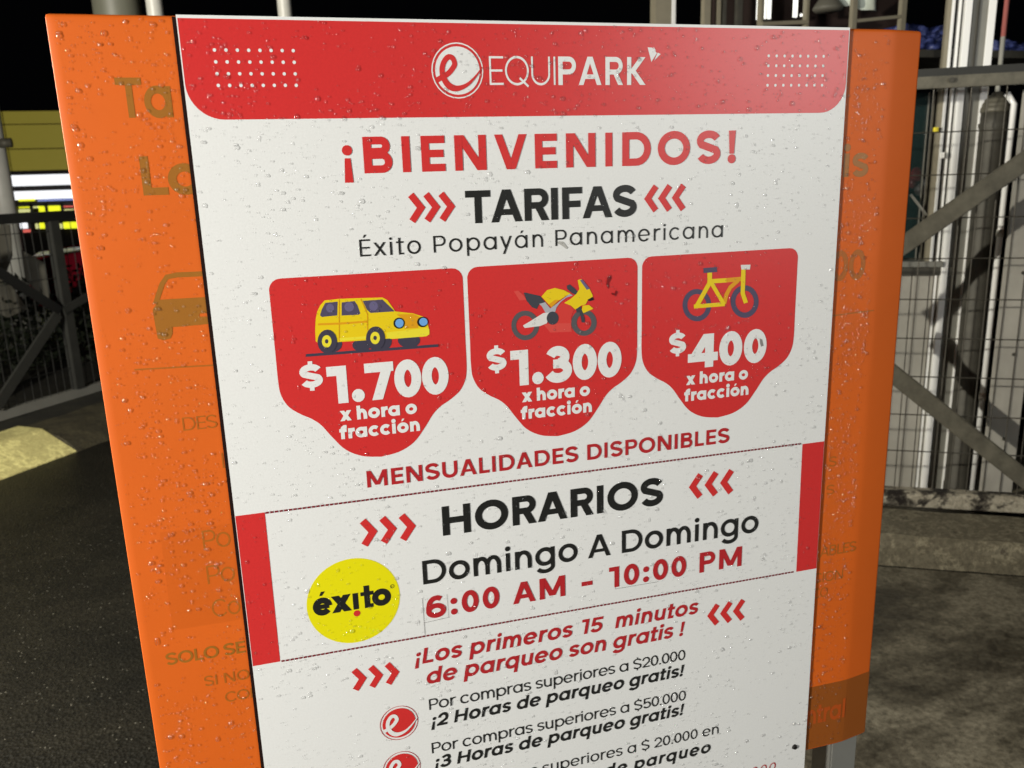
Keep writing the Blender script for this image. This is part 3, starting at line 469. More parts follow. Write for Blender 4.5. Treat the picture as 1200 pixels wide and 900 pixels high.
FR = Frame(2.493, 1.808, .868, -.497)
FL = Frame(-1.692, 4.823, .595, .804)
mesh_obj('ground', [(-150, -60, 0), (150, -60, 0), (150, 200, 0), (-150, 200, 0)], [(0, 1, 2, 3)], M['asphalt'])['kind'] = 'structure'
# concrete slab beside the gate (its front edge runs square to the gate)
q = [FR.p(a, t, .022) for a, t in ((-1.9, -2.3), (3.5, -2.3), (3.5, -.455), (-1.9, -.455))]
o = mesh_obj('pavement', q + [v - Vector((0, 0, .03)) for v in q], [(0, 1, 2, 3), (0, 4, 5, 1), (1, 5, 6, 2), (2, 6, 7, 3), (3, 7, 4, 0)], M['concrete']); o['kind'] = 'structure'
q = [FR.p(a, t, .003) for a, t in ((-2.35, -.12), (5, -.12), (5, 6), (-2.35, 6))]
mesh_obj('yard_floor', q, [(0, 1, 2, 3)], M['concrete'])['kind'] = 'structure'

def prism(name, F, prof, s0, s1, mat, parent=None, cuts=24, wob=.004, bev=True):
    """profile in (t, z) swept along s with small unevenness"""
    rnd = random.Random(len(name) + int(s0 * 10)); vs = []; n = len(prof)
    for i in range(cuts + 1):
        s_ = s0 + (s1 - s0) * i / cuts
        for t, z in prof: vs.append(F.p(s_, t + rnd.uniform(-wob, wob), max(-.01, z + (rnd.uniform(-wob, wob) if z > .01 else 0))))
    fs = [(i * n + k, i * n + (k + 1) % n, (i + 1) * n + (k + 1) % n, (i + 1) * n + k) for i in range(cuts) for k in range(n)]
    fs += [tuple(range(n))[::-1], tuple(cuts * n + k for k in range(n))]
    bm = bmesh.new(); me = bpy.data.meshes.new(name); me.from_pydata([tuple(v) for v in vs], [], fs); bm.from_mesh(me); bpy.data.meshes.remove(me)
    return bm_obj(name, bm, mat, parent)
k = prism('kerb', FR, [(-.395, -.01), (-.398, .07), (-.393, .108), (-.375, .122), (-.118, .124), (-.116, .0)], -2.3, 2.6, M['kerbgrey'], cuts=60, wob=.003)
tag(k, 'long grey concrete kerb with moss stains in front of the mesh gate', 'kerb', 'concrete kerbs')
k = prism('kerb', FL, [(-.745, -.005), (-.742, .006), (-.64, .052), (-.515, .114), (-.495, .122), (-.470, .125), (-.30, .125), (-.28, -.005)], -3.0, -.115, M['yellow'], cuts=24, wob=.0010)
tag(k, 'kerb painted yellow at the left edge, ending in a slope', 'kerb', 'concrete kerbs')
k2 = prism('kerb', FL, [(-.760, -.005), (-.70, .045), (-.62, .085), (-.50, .105), (-.30, .108), (-.28, -.005)], -.112, 4.2, M['kerbdark'], cuts=40)
tag(k2, 'bare dark concrete kerb continuing behind the orange sign from the yellow one', 'kerb', 'concrete kerbs')
g = prism('verge', FL, [(-.29, -.005), (-.29, .10), (2.2, .10), (2.2, -.005)], -3.0, 4.2, M['verge'], cuts=30); g['kind'] = 'structure'

# ------------------------------------------------------------------ the sign
sign = empty('parking_sign', (.4, .08, 0), 'tall orange sign box on steel legs carrying the wet white and red price panel', 'sign')
def local(o, y=0): o.location = (-.4, -.08 + y, TOP); return o
PROF = [(-.1215, .165), (-.1215, .020), (-.1215, .0010), (-.1212, .0003), (-.1205, 0), (-.112, 0), (.858, 0), (.866, .0002), (.872, .0005), (.877, .0012), (.882, .0020), (.9170, .0078), (.9195, .0084), (.9207, .0098), (.9210, .014), (.9210, .165)]
BOT = -1.0605
def profile_sheet(z0, z1, off=0, sel=None):
    p = PROF if sel is None else sel
    vs = [(x, y - off, z) for z in (z0, z1) for x, y in p]; n = len(p)
    return vs, [(i, i + 1, n + i + 1, n + i) for i in range(n - 1)]
bm = bmesh.new()
zs = [BOT, BOT + .002, BOT + .008, -.010, -.004, -.0012, 0]; ins = [.0006, 0, 0, 0, 0, .0008, .0030]; rings = []
for z, dl in zip(zs, ins):
    row = []
    for x, y in PROF:
        cx = x + (dl if x < .4 else -dl) * (1 if y > 0.001 else (0 if -.05 < x < .85 else 1)); row.append(bm.verts.new((cx, y + dl, z)))
    rings.append(row)
for a, b in zip(rings, rings[1:]):
    for i in range(len(PROF) - 1): bm.faces.new((a[i], a[i + 1], b[i + 1], b[i]))
    bm.faces.new((a[-1], a[0], b[0], b[-1]))
bm.faces.new(rings[0][::-1]); bm.faces.new(rings[-1])
sbox = bm_obj('sign_box', bm, M['orange'], sign)
for p in sbox.data.polygons: p.use_smooth = abs(p.normal.z) < .5
local(sbox, .0045)
# sheet metal seam strip on the top edge
# legs
for lx in (-.03, .868):
    bm = bmesh.new(); box(bm, lx, lx + .050, .025, .075, -TOP + .012, BOT + .03, bev=.003)
    lg = bm_obj('leg', bm, M['boothgrey'], sign); local(lg)
    bm = bmesh.new(); box(bm, lx - .04, lx + .095, .015, .15, -TOP + .006, -TOP + .014, bev=.001)
    local(bm_obj('base_plate', bm, M['steel_dark'], lg)).location = (0, 0, 0)

panel = boxes('front_panel', [(0, .8, 0, .0035, -1.14, 0)], M['white'], sign); local(panel)
mesh_obj('backing_strip', [(-.0042, .0028, -1.139), (.1, .0028, -1.139), (.1, .0028, -.0015), (-.0042, .0028, -.0015), (-.0042, .0043, -1.139), (.1, .0043, -1.139), (.1, .0043, -.0015), (-.0042, .0043, -.0015)],
         [(0, 1, 2, 3), (4, 7, 6, 5), (0, 3, 7, 4), (0, 4, 5, 1), (3, 2, 6, 7)], M['black'], panel)
def rrect(x0, x1, z0, z1, r00=0, r10=0):          # corner radii at the bottom left / bottom right
    p = [(x0, z1)]
    p += arc(x0 + r00, z0 + r00, r00, r00, 180, 270, 10) if r00 else [(x0, z0)]
    p += arc(x1 - r10, z0 + r10, r10, r10, 270, 360, 10) if r10 else [(x1, z0)]
    return p + [(x1, z1)]
L1, L2, L3, L4 = .0003, .0006, .0009, .0012
flat('header_bar', [rrect(.0012, .7988, -.1025, -.0032, .036, .036)], L1, M['red'], panel)
for lab, x0, x1 in (('left', .0338, .1130), ('right', .6846, .7632)):
    for i in range(8):
        for j in range(4):
            x = x0 + (x1 - x0) * i / 7; z = -.0335 - (.0345 + (.0003 if lab == 'left' else 0)) * j / 3
            flat('dot', disc(x, z - (.001 if lab == 'right' else 0), .0018, 10), L2, M['white'], panel)
# round emblem with a looping letter e
def emblem(cx, cz, r, outer, fill, line, lay, outline=None):
    fl = [[(cx + r * .86 * math.cos(2 * math.pi * i / 40), cz + r * .86 * math.sin(2 * math.pi * i / 40)) for i in range(40)]]
    e = flat('emblem', fl, lay, fill, panel)
    flat('emblem_ring', ring(cx, cz, r, r, r * outer), lay, outline or fill, e)
    sw = ICONS['eswoosh']; k = r * .97; pts = []
    for i in range(len(sw) - 1):                   # smooth the path
        p0 = sw[max(i - 1, 0)]; p1 = sw[i]; p2 = sw[i + 1]; p3 = sw[min(i + 2, len(sw) - 1)]
        for j in range(4):
            t = j / 4; pts.append(tuple(.5 * (2 * p1[a] + (p2[a] - p0[a]) * t + (2 * p0[a] - 5 * p1[a] + 4 * p2[a] - p3[a]) * t * t + (3 * p1[a] - p0[a] - 3 * p2[a] + p3[a]) * t ** 3) for a in (0, 1)))
    pts.append(sw[-1]); polys = []; n = len(pts)
    for i in range(n - 1):
        w0, w1 = [.20 * (1 - .85 * max(0, (v / (n - 1) - .72) / .28)) + .045 * math.exp(-((v / (n - 1) - .72) / .12) ** 2) for v in (i, i + 1)]
        def off(i_, w):
            a = pts[max(i_ - 1, 0)]; b = pts[min(i_ + 1, n - 1)]; d = (b[0] - a[0], b[1] - a[1]); l = math.hypot(*d)
            return (-d[1] / l * w / 2, d[0] / l * w / 2)
        o0 = off(i, w0); o1 = off(i + 1, w1); P0, P1 = pts[i], pts[i + 1]
        polys.append([(cx + k * (P0[0] - o0[0]), cz + k * (P0[1] - o0[1])), (cx + k * (P1[0] - o1[0]), cz + k * (P1[1] - o1[1])), (cx + k * (P1[0] + o1[0]), cz + k * (P1[1] + o1[1])), (cx + k * (P0[0] + o0[0]), cz + k * (P0[1] + o0[1]))])
    flat('letter_e', polys, lay + .0003, line, e, grad=7e-6)
    return e
def sub(o):                                        # keep the hierarchy at three levels: emblem pieces belong to the panel itself
    for c in list(o.children): c.parent = panel
sub(emblem(.2901, -.0530, .0297, .045, M['white'], M['red'], L2))
sub(emblem(.1732, -.8631, .0252, .030, M['red'], M['white'], L2, M['darkred']))
sub(emblem(.1725, -.9318, .0252, .030, M['red'], M['white'], L2, M['darkred']))
def write(text, u0, u1, v, cap, w, mat, lay=L2, slant=0, label=None, track=False, sx=1.0, name='lettering', parent=None):
    if track: MAXTRACK[text] = 1
    return flat(name, layout(text, u0, u1, v, cap, w, slant, sx), lay, mat, parent or panel, label)
write('EQUI', .3268, .4057, -.0682, .0308, .058, M['white'], label='thin white first half of the name on the red header', track=True, sx=.86)
# rounded bold letters
write('PARK', .4092, .5188, -.0684, .0312, .135, M['white'], sx=.9, track=True, label='bold white second half of the name on the red header')
flat('bird_mark', [[(.5215, -.0262), (.5275, -.0265), (.5335, -.0325), (.5265, -.0425)], [(.5290, -.0255), (.5325, -.0300), (.5292, -.0290)], [(.5345, -.0320), (.5385, -.0335), (.5300, -.0410)]], L2, M['white'], panel)
write('¡BIENVENIDOS!', .1556, .6432, -.1615, .0392, .162, M['red'], label='wide bold red welcome heading', track=True)
write('TARIFAS', .2925, .5083, -.2218, .0375, .158, M['ink'], label='bold black rates heading')
write('Éxito Popayán Panamericana', .1672, .6280, -.2532, .0192, .080, M['ink'], label='light black place name under the rates heading', track=True)
def chevrons(x0, x1, ztop, zbot, right, w):
    n = 3; h = ztop - zbot; cw = h * .60; pitch = (x1 - x0 - cw) / 2; zc = (ztop + zbot) / 2
    for i in range(3):
        a = x0 + pitch * i
        q_ = w * .36
        if right: p = [(a + q_, ztop - q_ * .3), (a + cw - w * .62, zc), (a + q_, zbot + q_ * .3)]
        else: p = [(a + cw - q_, ztop - q_ * .3), (a + w * .62, zc), (a + cw - q_, zbot + q_ * .3)]
        flat('chevron', stroke(p, w), L2, M['red'], panel)
chevrons(.2264, .2803, -.1857, -.2170, True, .0078)
chevrons(.5185, .5745, -.1860, -.2170, False, .0078)
chevrons(.1434, .2116, -.5726, -.6066, True, .0090)
chevrons(.5880, .6560, -.5720, -.6062, False, .0090)
chevrons(.1182, .1785, -.7732, -.8035, True, .0082)
chevrons(.6215, .6820, -.7740, -.8060, False, .0082)
# price cards
def spline(pts, n=5):
    out = []
    for i in range(len(pts) - 1):
        p0 = pts[max(i - 1, 0)]; p1 = pts[i]; p2 = pts[i + 1]; p3 = pts[min(i + 2, len(pts) - 1)]
        for j in range(n):
            t = j / n; out.append(tuple(.5 * (2 * p1[a] + (p2[a] - p0[a]) * t + (2 * p0[a] - 5 * p1[a] + 4 * p2[a] - p3[a]) * t * t + (3 * p1[a] - p0[a] - 3 * p2[a] + p3[a]) * t ** 3) for a in (0, 1)))
    return out + [pts[-1]]
half = [(0, -.30), (0, -.36), (0, -.392), (.0022, -.408), (.0095, -.4215), (.022, -.4315), (.034, -.4385), (.044, -.4475), (.055, -.463), (.069, -.480), (.088, -.4905), (.1105, -.4943)]
def card(x0, x1):
    w = x1 - x0; k = w / .221
    lh = [(x * k, z) for x, z in spline(half)]
    pts = [(x0 + .013 - .013 * math.cos(R(a)), -.2725 - .013 + .013 * math.sin(R(a))) for a in (90, 70, 50, 30, 10, 0)]
    pts += [(x0 + x, z) for x, z in lh] + [(x1 - x, z) for x, z in lh[:-1][::-1]]
    pts += [(x1 - .013 + .013 * math.cos(R(a)), -.2725 - .013 + .013 * math.sin(R(a))) for a in (0, 10, 30, 50, 70, 90)]
    return flat('price_card', [pts], L1, M['red'], panel)
for x0, x1 in ((.0640, .2855), (.2910, .5103), (.5165, .7410)): card(x0, x1)
def picture(name, key, lay=L2, mats='i_', parent=None):
    by = {}; root = None
    for i, it in enumerate(ICONS[key]):
        polys = []
        if it[0] == 'p': polys = [[(x / 1000, z / 1000) for x, z in it[2]]]
        else:
            a = [(x / 1000, z / 1000) for x, z in it[2]]; b = [(x / 1000, z / 1000) for x, z in it[3]]
            polys = [[a[j], a[j + 1], b[j + 1], b[j]] for j in range(len(a) - 1)]
        by.setdefault('x', []).append((i, it[1], polys))
    vs, fs, mi, mats_ = [], [], [], []
    for i, c, polys in by['x']:
        m = M[mats + c] if mats else M['ghost']
        if m not in mats_: mats_.append(m)
        for poly in polys:
            ar = sum(poly[j][0] * poly[(j + 1) % len(poly)][1] - poly[(j + 1) % len(poly)][0] * poly[j][1] for j in range(len(poly)))
            if ar < 0: poly = poly[::-1]
            b = len(vs); vs += [(p[0], -lay - i * 3e-5, p[1]) for p in poly]; fs.append(tuple(range(b, b + len(poly)))); mi.append(mats_.index(m))
    me = bpy.data.meshes.new(name); me.from_pydata(vs, [], fs)
    for m in mats_: me.materials.append(m)
    for p, k_ in zip(me.polygons, mi): p.material_index = k_
    o = bpy.data.objects.new(name, me); col.objects.link(o); o.parent = parent or panel
    return o
picture('car_picture', 'car')['label'] = 'small yellow car printed on the left price card'
picture('motorcycle_picture', 'moto')['label'] = 'yellow and white motorcycle printed on the middle price card'
picture('bicycle_picture', 'bike')['label'] = 'yellow bicycle printed on the right price card'
for (a, b, dg0, txt, d0, d1) in ((.1150, .2625, .0888, '1.700', .0888, .1140), (.3372, .4885, .3114, '1.300', .3114, .3358), (.5825, .6992, .5556, '400', .5556, .5796)):
    write('$', d0 - .0005, d1, -.4004, .0272, .190, M['white'], label='white dollar sign beside the price')
    write(txt, a, b, -.4228, .0450, .194, M['white'], label='large white price figures')
for a, b in ((.1302, .2217), (.3544, .4450), (.5808, .6726)): write('x hora o', a, b, -.4446, .0160, .192, M['white'])
for a, b in ((.1278, .2240), (.3522, .4475), (.5782, .6745)): write('fracción', a, b, -.4668, .0160, .192, M['white'])
write('MENSUALIDADES DISPONIBLES', .1556, .6474, -.5316, .0212, .142, M['darkred'], label='spaced dark red line under the price cards', track=True)
def dashes(x0, x1, z):
    n = int((x1 - x0) / .00535)
    vs = []
    for i in range(n):
        a = x0 + i * .00535; vs.append([(a, z - .0012), (a + .0038, z - .0012), (a + .0038, z + .0012), (a, z + .0012)])
    o = flat('dashed_line', vs, L2, M['dash'], panel)
dashes(.0345, .7635, -.5470); dashes(.0345, .7650, -.7438)
flat('side_band', [[(.0006, -.5462), (.0338, -.5462), (.0330, -.7440), (.0006, -.7440)]], L1, M['red'], panel)
flat('side_band', [[(.7640, -.5480), (.7994, -.5480), (.7994, -.7448), (.7655, -.7448)]], L1, M['red'], panel)
write('HORARIOS', .2452, .5494, -.6085, .0395, .162, M['ink'], label='bold black opening hours heading')
write('Domingo A Domingo', .2164, .6984, -.6710, .0325, .122, M['ink'], label='medium black line of days')
write('6:00 AM – 10:00 PM', .2178, .6738, -.7200, .0305, .158, M['darkred'], label='bold red line of hours', track=True)
# thin cut edges of the stickers under the corrected figures
flat('sticker_edge', [[(.2138, -.690), (.2142, -.690), (.2150, -.744), (.2146, -.744)], [(.2138, -.7245), (.2480, -.7225), (.2480, -.7229), (.2138, -.7249)], [(.2460, -.690), (.2463, -.690), (.2470, -.7225), (.2467, -.7225)]], L2, M['steel_dark'], panel)
flat('sticker_edge', [[(.4790, -.689), (.4794, -.689), (.4800, -.7225), (.4796, -.7225)], [(.4796, -.7225), (.5440, -.7225), (.5440, -.7229), (.4796, -.7229)]], L2, M['steel_dark'], panel)
write('¡Los primeros 15  minutos', .1990, .6052, -.7828, .0222, .145, M['darkred'], slant=.18, label='red italic line about the first free minutes')
write('de parqueo son gratis !', .2117, .5830, -.8140, .0222, .145, M['darkred'], slant=.18, label='second red italic line about free parking')
write('Por compras superiores a $20.000', .2142, .5880, -.8530, .0162, .090, M['ink'], label='first thin black line on purchases')
write('¡2 Horas de parqueo gratis!', .2155, .5840, -.8793, .0186, .145, M['ink'], slant=.18, label='first bold italic line on free hours')
write('Por compras superiores a $50.000', .2142, .5902, -.9196, .0162, .090, M['ink'], label='second thin black line on purchases')
write('¡3 Horas de parqueo gratis!', .2165, .5852, -.9440, .0186, .145, M['ink'], slant=.18, label='second bold italic line on free hours')
write('Por compras superiores a $ 20.000 en', .2146, .6459, -.9890, .0162, .090, M['ink'], label='third thin black line on purchases')
write('¡Una Hora extra de parqueo', .2165, .6320, -1.0184, .0186, .145, M['ink'], slant=.18, label='third bold italic line, cut by the picture edge')
write('000', .7030, .7462, -1.0790, .0152, .075, M['darkred'], slant=.18)
# yellow round logo
lg = flat('round_logo', [[(.1283 + .0575 * math.cos(2 * math.pi * i / 56), -.6785 + .0575 * math.sin(2 * math.pi * i / 56)) for i in range(56)]], L1, M['logoyellow'], panel)
def lw(t, a, b): write(t, a, b, -.6905, .0290, .195, M['ink'], lay=L2, name='logo_letter')
lw('é', .0780, .1016); lw('x', .1010, .1246); lw('o', .1508, .1746); 
flat('logo_letter', rc(.1270, -.6902, .1338, -.6680), L2, M['ink'], panel)
flat('logo_letter', rc(.1412, -.6905, .1482, -.6600) + rc(.1368, -.6735, .1530, -.6682) + rc(.1412, -.6905, .1520, -.6852), L2, M['ink'], panel)
flat('logo_dot', disc(.1308, -.6958, .0042, 16), L2, M['red'], panel)
flat('registered_mark', ring(.1770, -.6665, .0026, .0026, .0006) + rc(.1762, -.6680, .1766, -.6652) + rc(.1766, -.6668, .1776, -.6664), L2, M['ink'], panel)
for sx_, sz_ in ((.7800, -1.0445), (.0200, -1.0445)):
    bm = bmesh.new(); r_ = bmesh.ops.create_cone(bm, segments=16, radius1=.0044, radius2=.0032, depth=.003, cap_ends=True, matrix=Matrix.Translation((sx_, -.0015, sz_)) @ Matrix.Rotation(R(90), 4, 'X'))
    bm_obj('screw', bm, M['screw'], panel)
# scuffs on the sheet
flat('scuff', [[(.4060, -.2475), (.4120, -.2485), (.4180, -.2560), (.4165, -.2575), (.4095, -.2525), (.4050, -.2500)]], L2, material('grey_scuff', (.45, .44, .40), .7), panel)
picture('scuff', 'stain', lay=L3)

# what shows of the old print through the orange film
def ow(text, u0, u1, v, cap, w, mat, sx=1): return flat('old_lettering', layout(text, u0, u1, v, cap, w, 0, sx), .0003, mat, sbox)
for t_ in ('Ta', 'Lo'): MAXTRACK[t_] = 1
ow('Ta', -.0664, -.0142, -.0992, .0392, .140, M['ghost'], .8); ow('Lo', -.0530, .0065, -.1776, .0398, .150, M['ghost'])
g = picture('old_car_picture', 'ghostcar', lay=.0003, mats=None, parent=sbox); g['label'] = 'old outline of a car front showing through the film'
flat('old_rule', [[(-.0860, -.3622), (.0, -.3645), (.0, -.3665), (-.0860, -.3640)]], .0003, M['ghost2'], sbox)
ow('DES', -.0443, -.0075, -.4380, .0156, .075, M['ghost2']); ow('L', -.0070, .0020, -.4872, .0180, .08, M['ghost2'])
flat('old_patch', [[(-.0848, -.6815), (.01, -.6815), (.01, -.5563), (-.0836, -.5563)]], .00015, M['ghost3'], sbox)
ow('Po', -.0390, -.0080, -.5842, .0235, .075, M['ghost2']); ow('Po', -.0392, -.0078, -.6290, .0235, .075, M['ghost2']); ow('Co', -.0385, -.0060, -.6728, .0225, .075, M['ghost2'])
ow('SOLO SE', -.0970, -.0062, -.7260, .0160, .125, M['ghost']); ow('SI NO', -.0578, -.0050, -.7628, .0138, .10, M['ghost2']); ow('CON', -.0365, .0060, -.7895, .0138, .10, M['ghost2'])
ow('is', .8064, .8450, -.1838, .0385, .150, M['ghost']); ow('000', .7700, .8510, -.3212, .0405, .135, M['ghost2'])
flat('old_rule', [[(.80, -.3700), (.870, -.3670), (.870, -.3652), (.80, -.3680)]], .0003, M['ghost2'], sbox)
ow('UR.', .8050, .8400, -.4406, .0150, .075, M['ghost3'])
ow('S', .8130, .8258, -.5898, .0150, .08, M['ghost2']); ow('S', .8120, .8250, -.6329, .0150, .08, M['ghost2'])
ow('ABLES', .8077, .8700, -.7300, .0165, .10, M['ghost2']); ow('CION', .7990, .8500, -.7720, .0160, .085, M['ghost2']); ow('CO', .8000, .8255, -.7966, .0155, .08, M['ghost2'])
vs, fs = profile_sheet(BOT + .0022, -.9483, .00018, PROF[4:-3])
mesh_obj('old_band', [(x + (.0002 if x > .9 else 0), y, z) for x, y, z in vs], fs, M['ghostband'], sbox)
ow('ntral', .8020, .8715, -1.0150, .0325, .140, M['ghostred'])

# raindrops: low domes, a little heavier at their foot
def drops(name, n, x0, x1, z0, z1, parent, seed, gap=None):
    rnd = random.Random(seed); vs = []; fs = []
    for _ in range(n):
        x = rnd.uniform(x0, x1); z = rnd.uniform(z0, z1)
        dn = noise.noise(Vector((x * 9, seed, z * 9))) + .6 * noise.noise(Vector((x * 31, seed, z * 31)))
        if rnd.random() > .62 + dn + (.25 if z > -.14 else 0): continue
        r_ = min(.0024, (.00060 if seed != 3 or z > -.105 else .00044) * math.exp(abs(rnd.gauss(0, .60))))
        if rnd.random() < .45: r_ *= .7
        ex = 1 + rnd.uniform(0, .35) * min(1, r_ / .0018) + (rnd.uniform(.5, 2.2) if rnd.random() < .02 else 0); hh = r_ * rnd.uniform(.5, .72); b = len(vs); sag = r_ * .18
        N = 8; tw = rnd.uniform(0, 6); ax = rnd.uniform(.82, 1.12)
        for k_, (rr, h) in enumerate(((1, 0), (.84, .52), (.48, .88))):
            for i in range(N):
                a = tw + 2 * math.pi * i / N; wob = 1 + .09 * math.sin(2 * a + tw * 3)
                vs.append((x + math.cos(a) * r_ * rr * wob * ax, -h * hh - .00135, z + math.sin(a) * r_ * rr * ex * wob - sag * h))
        vs.append((x, -hh - .00135, z - sag))
        for k_ in range(2):
            for i in range(N): j = (i + 1) % N; fs.append((b + k_ * N + i, b + k_ * N + j, b + (k_ + 1) * N + j, b + (k_ + 1) * N + i))
        for i in range(N): fs.append((b + 2 * N + i, b + 2 * N + (i + 1) % N, b + 3 * N))
    o = mesh_obj(name, vs, fs, M['water'], parent, smooth=True); o['kind'] = 'stuff'; return o
m = bpy.data.materials.new('rain_water'); m.use_nodes = True; n = m.node_tree; n.nodes.clear()
out = n.nodes.new('ShaderNodeOutputMaterial'); tr = n.nodes.new('ShaderNodeBsdfTransparent'); gl = n.nodes.new('ShaderNodeBsdfGlossy'); mx = n.nodes.new('ShaderNodeMixShader')
fr = n.nodes.new('ShaderNodeFresnel'); fr.inputs['IOR'].default_value = 1.95; gl.inputs['Roughness'].default_value = .12; gl.inputs['Color'].default_value = (1, 1, 1, 1)
lw_ = n.nodes.new('ShaderNodeLayerWeight'); lw_.inputs['Blend'].default_value = .35
rp = n.nodes.new('ShaderNodeValToRGB'); rp.color_ramp.elements[0].color = (.96, .96, .96, 1); rp.color_ramp.elements[1].color = (.40, .39, .38, 1); rp.color_ramp.elements[0].position = .10; rp.color_ramp.elements[1].position = .75  # dark rim tint stands in for refraction shading in the drop
n.links.new(lw_.outputs['Facing'], rp.inputs['Fac']); n.links.new(rp.outputs['Color'], tr.inputs['Color'])
ma = n.nodes.new('ShaderNodeMath'); ma.operation = 'POWER'; ma.inputs[1].default_value = 3; n.links.new(lw_.outputs['Facing'], ma.inputs[0])
mb = n.nodes.new('ShaderNodeMath'); mb.operation = 'MULTIPLY_ADD'; mb.inputs[1].default_value = .25; mb.inputs[2].default_value = .12; n.links.new(ma.outputs[0], mb.inputs[0])
n.links.new(mb.outputs[0], mx.inputs['Fac'])
tl = n.nodes.new('ShaderNodeBsdfTranslucent'); tl.inputs['Color'].default_value = (1, 1, 1, 1); m2 = n.nodes.new('ShaderNodeMixShader')
mc = n.nodes.new('ShaderNodeMath'); mc.operation = 'MULTIPLY'; mc.inputs[1].default_value = .62; n.links.new(lw_.outputs['Facing'], mc.inputs[0]); n.links.new(mc.outputs[0], m2.inputs['Fac']); n.links.new(tr.outputs[0], m2.inputs[1]); n.links.new(tl.outputs[0], m2.inputs[2]); n.links.new(m2.outputs[0], mx.inputs[1]); n.links.new(gl.outputs[0], mx.inputs[2]); n.links.new(mx.outputs[0], out.inputs[0])  # translucent share imitates light focused on the drop's far side
M['water'] = m
drops('raindrops', 14500, .002, .798, -1.13, -.004, panel, 3)
drops('raindrops', 2500, -.114, -.007, BOT + .01, -.004, sbox, 4)
drops('raindrops', 2300, .801, .862, BOT + .01, -.004, sbox, 5)
# ------------------------------------------------------------------ right: mesh gate
gate = empty_frame('mesh_gate', FR, 'grey steel gate of welded wire mesh with two crossing diagonal braces, right of the sign', 'gate')
S0, S1 = -1.35, 1.25
ztop = FR.at(1100, 80)[1]; zr0 = FR.at(1100, 104)[1]; zrf = FR.at(1100, 90)[1]
boxes('top_rail', [(S0, S1, -.035, .0, zr0, zrf)], M['steel'], gate, bev=.003)
boxes('rail_flange', [(S0, S1, -.004, .040, zrf + .001, ztop)], M['fence'], gate)
bm = bmesh.new(); a_, z_ = FR.at(1112, 95); tube(bm, [(a_, -.036, z_), (a_, -.046, z_)], .010, 6); bm_obj('bolt', bm, M['steel_dark'], gate)
hz = [FR.at(1100, y)[1] for y in (155, 205, 255.5, 303, 351, 397, 442, 487, 530)]
wh = None
for z in hz:
    bm = bmesh.new(); tube(bm, [(S0, 0, z), (S1, 0, z)], .0026, 6); bm_obj('wire', bm, M['wire'], gate)
bm = bmesh.new(); tube(bm, [(0, .004, .16), (0, .004, zr0 + .005)], .0021, 6); wv = bm_obj('wire', bm, M['wire'], gate)
s_ = S0 + .03; first = True
while s_ < S1:
    o = wv if first else wv.copy()
    if not first: col.objects.link(o)
    first = False; o.location = (s_ + random.uniform(-.003, .003), 0, 0); o.rotation_euler = (0, R(random.uniform(-.25, .25)), 0); s_ += .0645
def brace(p0, p1, w, ext0, ext1, name='diagonal_brace'):
    a = Vector((FR.at(*p0)[0], 0, FR.at(*p0)[1])); b = Vector((FR.at(*p1)[0], 0, FR.at(*p1)[1])); d = (b - a).normalized()
    bm = bmesh.new(); bar(bm, a - d * ext0 + Vector((0, -.02, 0)), b + d * ext1 + Vector((0, -.02, 0)), w, .022)
    bmesh.ops.bevel(bm, geom=bm.edges[:], offset=.004, segments=2, affect='EDGES')
    return bm_obj(name, bm, M['steel'], gate)
brace((1063, 283), (1200, 188), .071, .40, .14); brace((1052, 442), (1200, 560), .071, .36, .05)
boxes('gate_stile', [(S0 - .05, S0, -.025, .025, .13, ztop)], M['steel'], gate); boxes('gate_stile', [(S1, S1 + .05, -.025, .025, .13, ztop)], M['steel'], gate)
zb0, zb1 = FR.at(1100, 593)[1], FR.at(1100, 575)[1]
ch = boxes('bottom_channel', [(S0, S1, -.03, .03, zb0, zb1)], M['rust'], gate, bev=.004)

# ------------------------------------------------------------------ right: attendant booth behind the gate
T = .42
booth = empty_frame('attendant_booth', FR, 'pale panelled booth with tall aluminium profiles and a dark window behind the mesh gate', 'booth')
def sx(px, py, t=T): return FR.at(px, py, t)[0]
def strip(name, a, b, py, t, z0, z1, mat, d=.03, parent=None, bev=.002):
    s0, s1 = sorted((sx(a, py, t), sx(b, py, t))); return boxes(name, [(s0, s1, t, t + d, z0, z1)], mat, parent or booth, bev=bev)
zled = FR.at(1090, 309, T)[1]
strip('profile', 1114, 1122, 200, T - .02, 0.0, 4.2, M['bright'], .05)
strip('profile', 1122.3, 1140, 200, T, 0.0, 4.2, M['boothgrey'], .05)
strip('profile', 1128, 1130, 200, T - .012, 0.0, 4.2, M['steel_dark'], .01)
strip('profile', 1140.3, 1149, 200, T - .01, 0.0, 4.2, M['bright'], .05)
strip('profile', 1106.5, 1109.8, 200, T, 0.0, 4.2, M['bright'], .03)
strip('profile', 1099.0, 1102.5, 200, T - .01, zled, 4.2, M['bright'], .03)
strip('profile', 1093.5, 1098.6, 200, T, zled, 4.2, M['tan'], .04)
# low wall of vertical boards below the ledge
s1w = sx(1106, 420); n_ = 0; s_ = -1.55; bw = .072
bb = None
while s_ < s1w:
    e_ = min(s_ + bw, s1w)
    boxes('wall_board', [(s_ + .0015, e_ - .0015, T + .012 - (.003 if n_ % 2 else 0), T + .05, .02, zled - .012)], M['booth'], booth, bev=.002)
    s_ += bw; n_ += 1
strip('window_ledge', 900, 1106, 309, T - .03, zled - .012, zled + .012, M['boothgrey'], .09)
boxes('under_ledge_strip', [(-1.55, s1w, T - .012, T + .01, zled - .05, zled - .014)], M['steel_dark'], booth)  # dark strip along the underside of the ledge
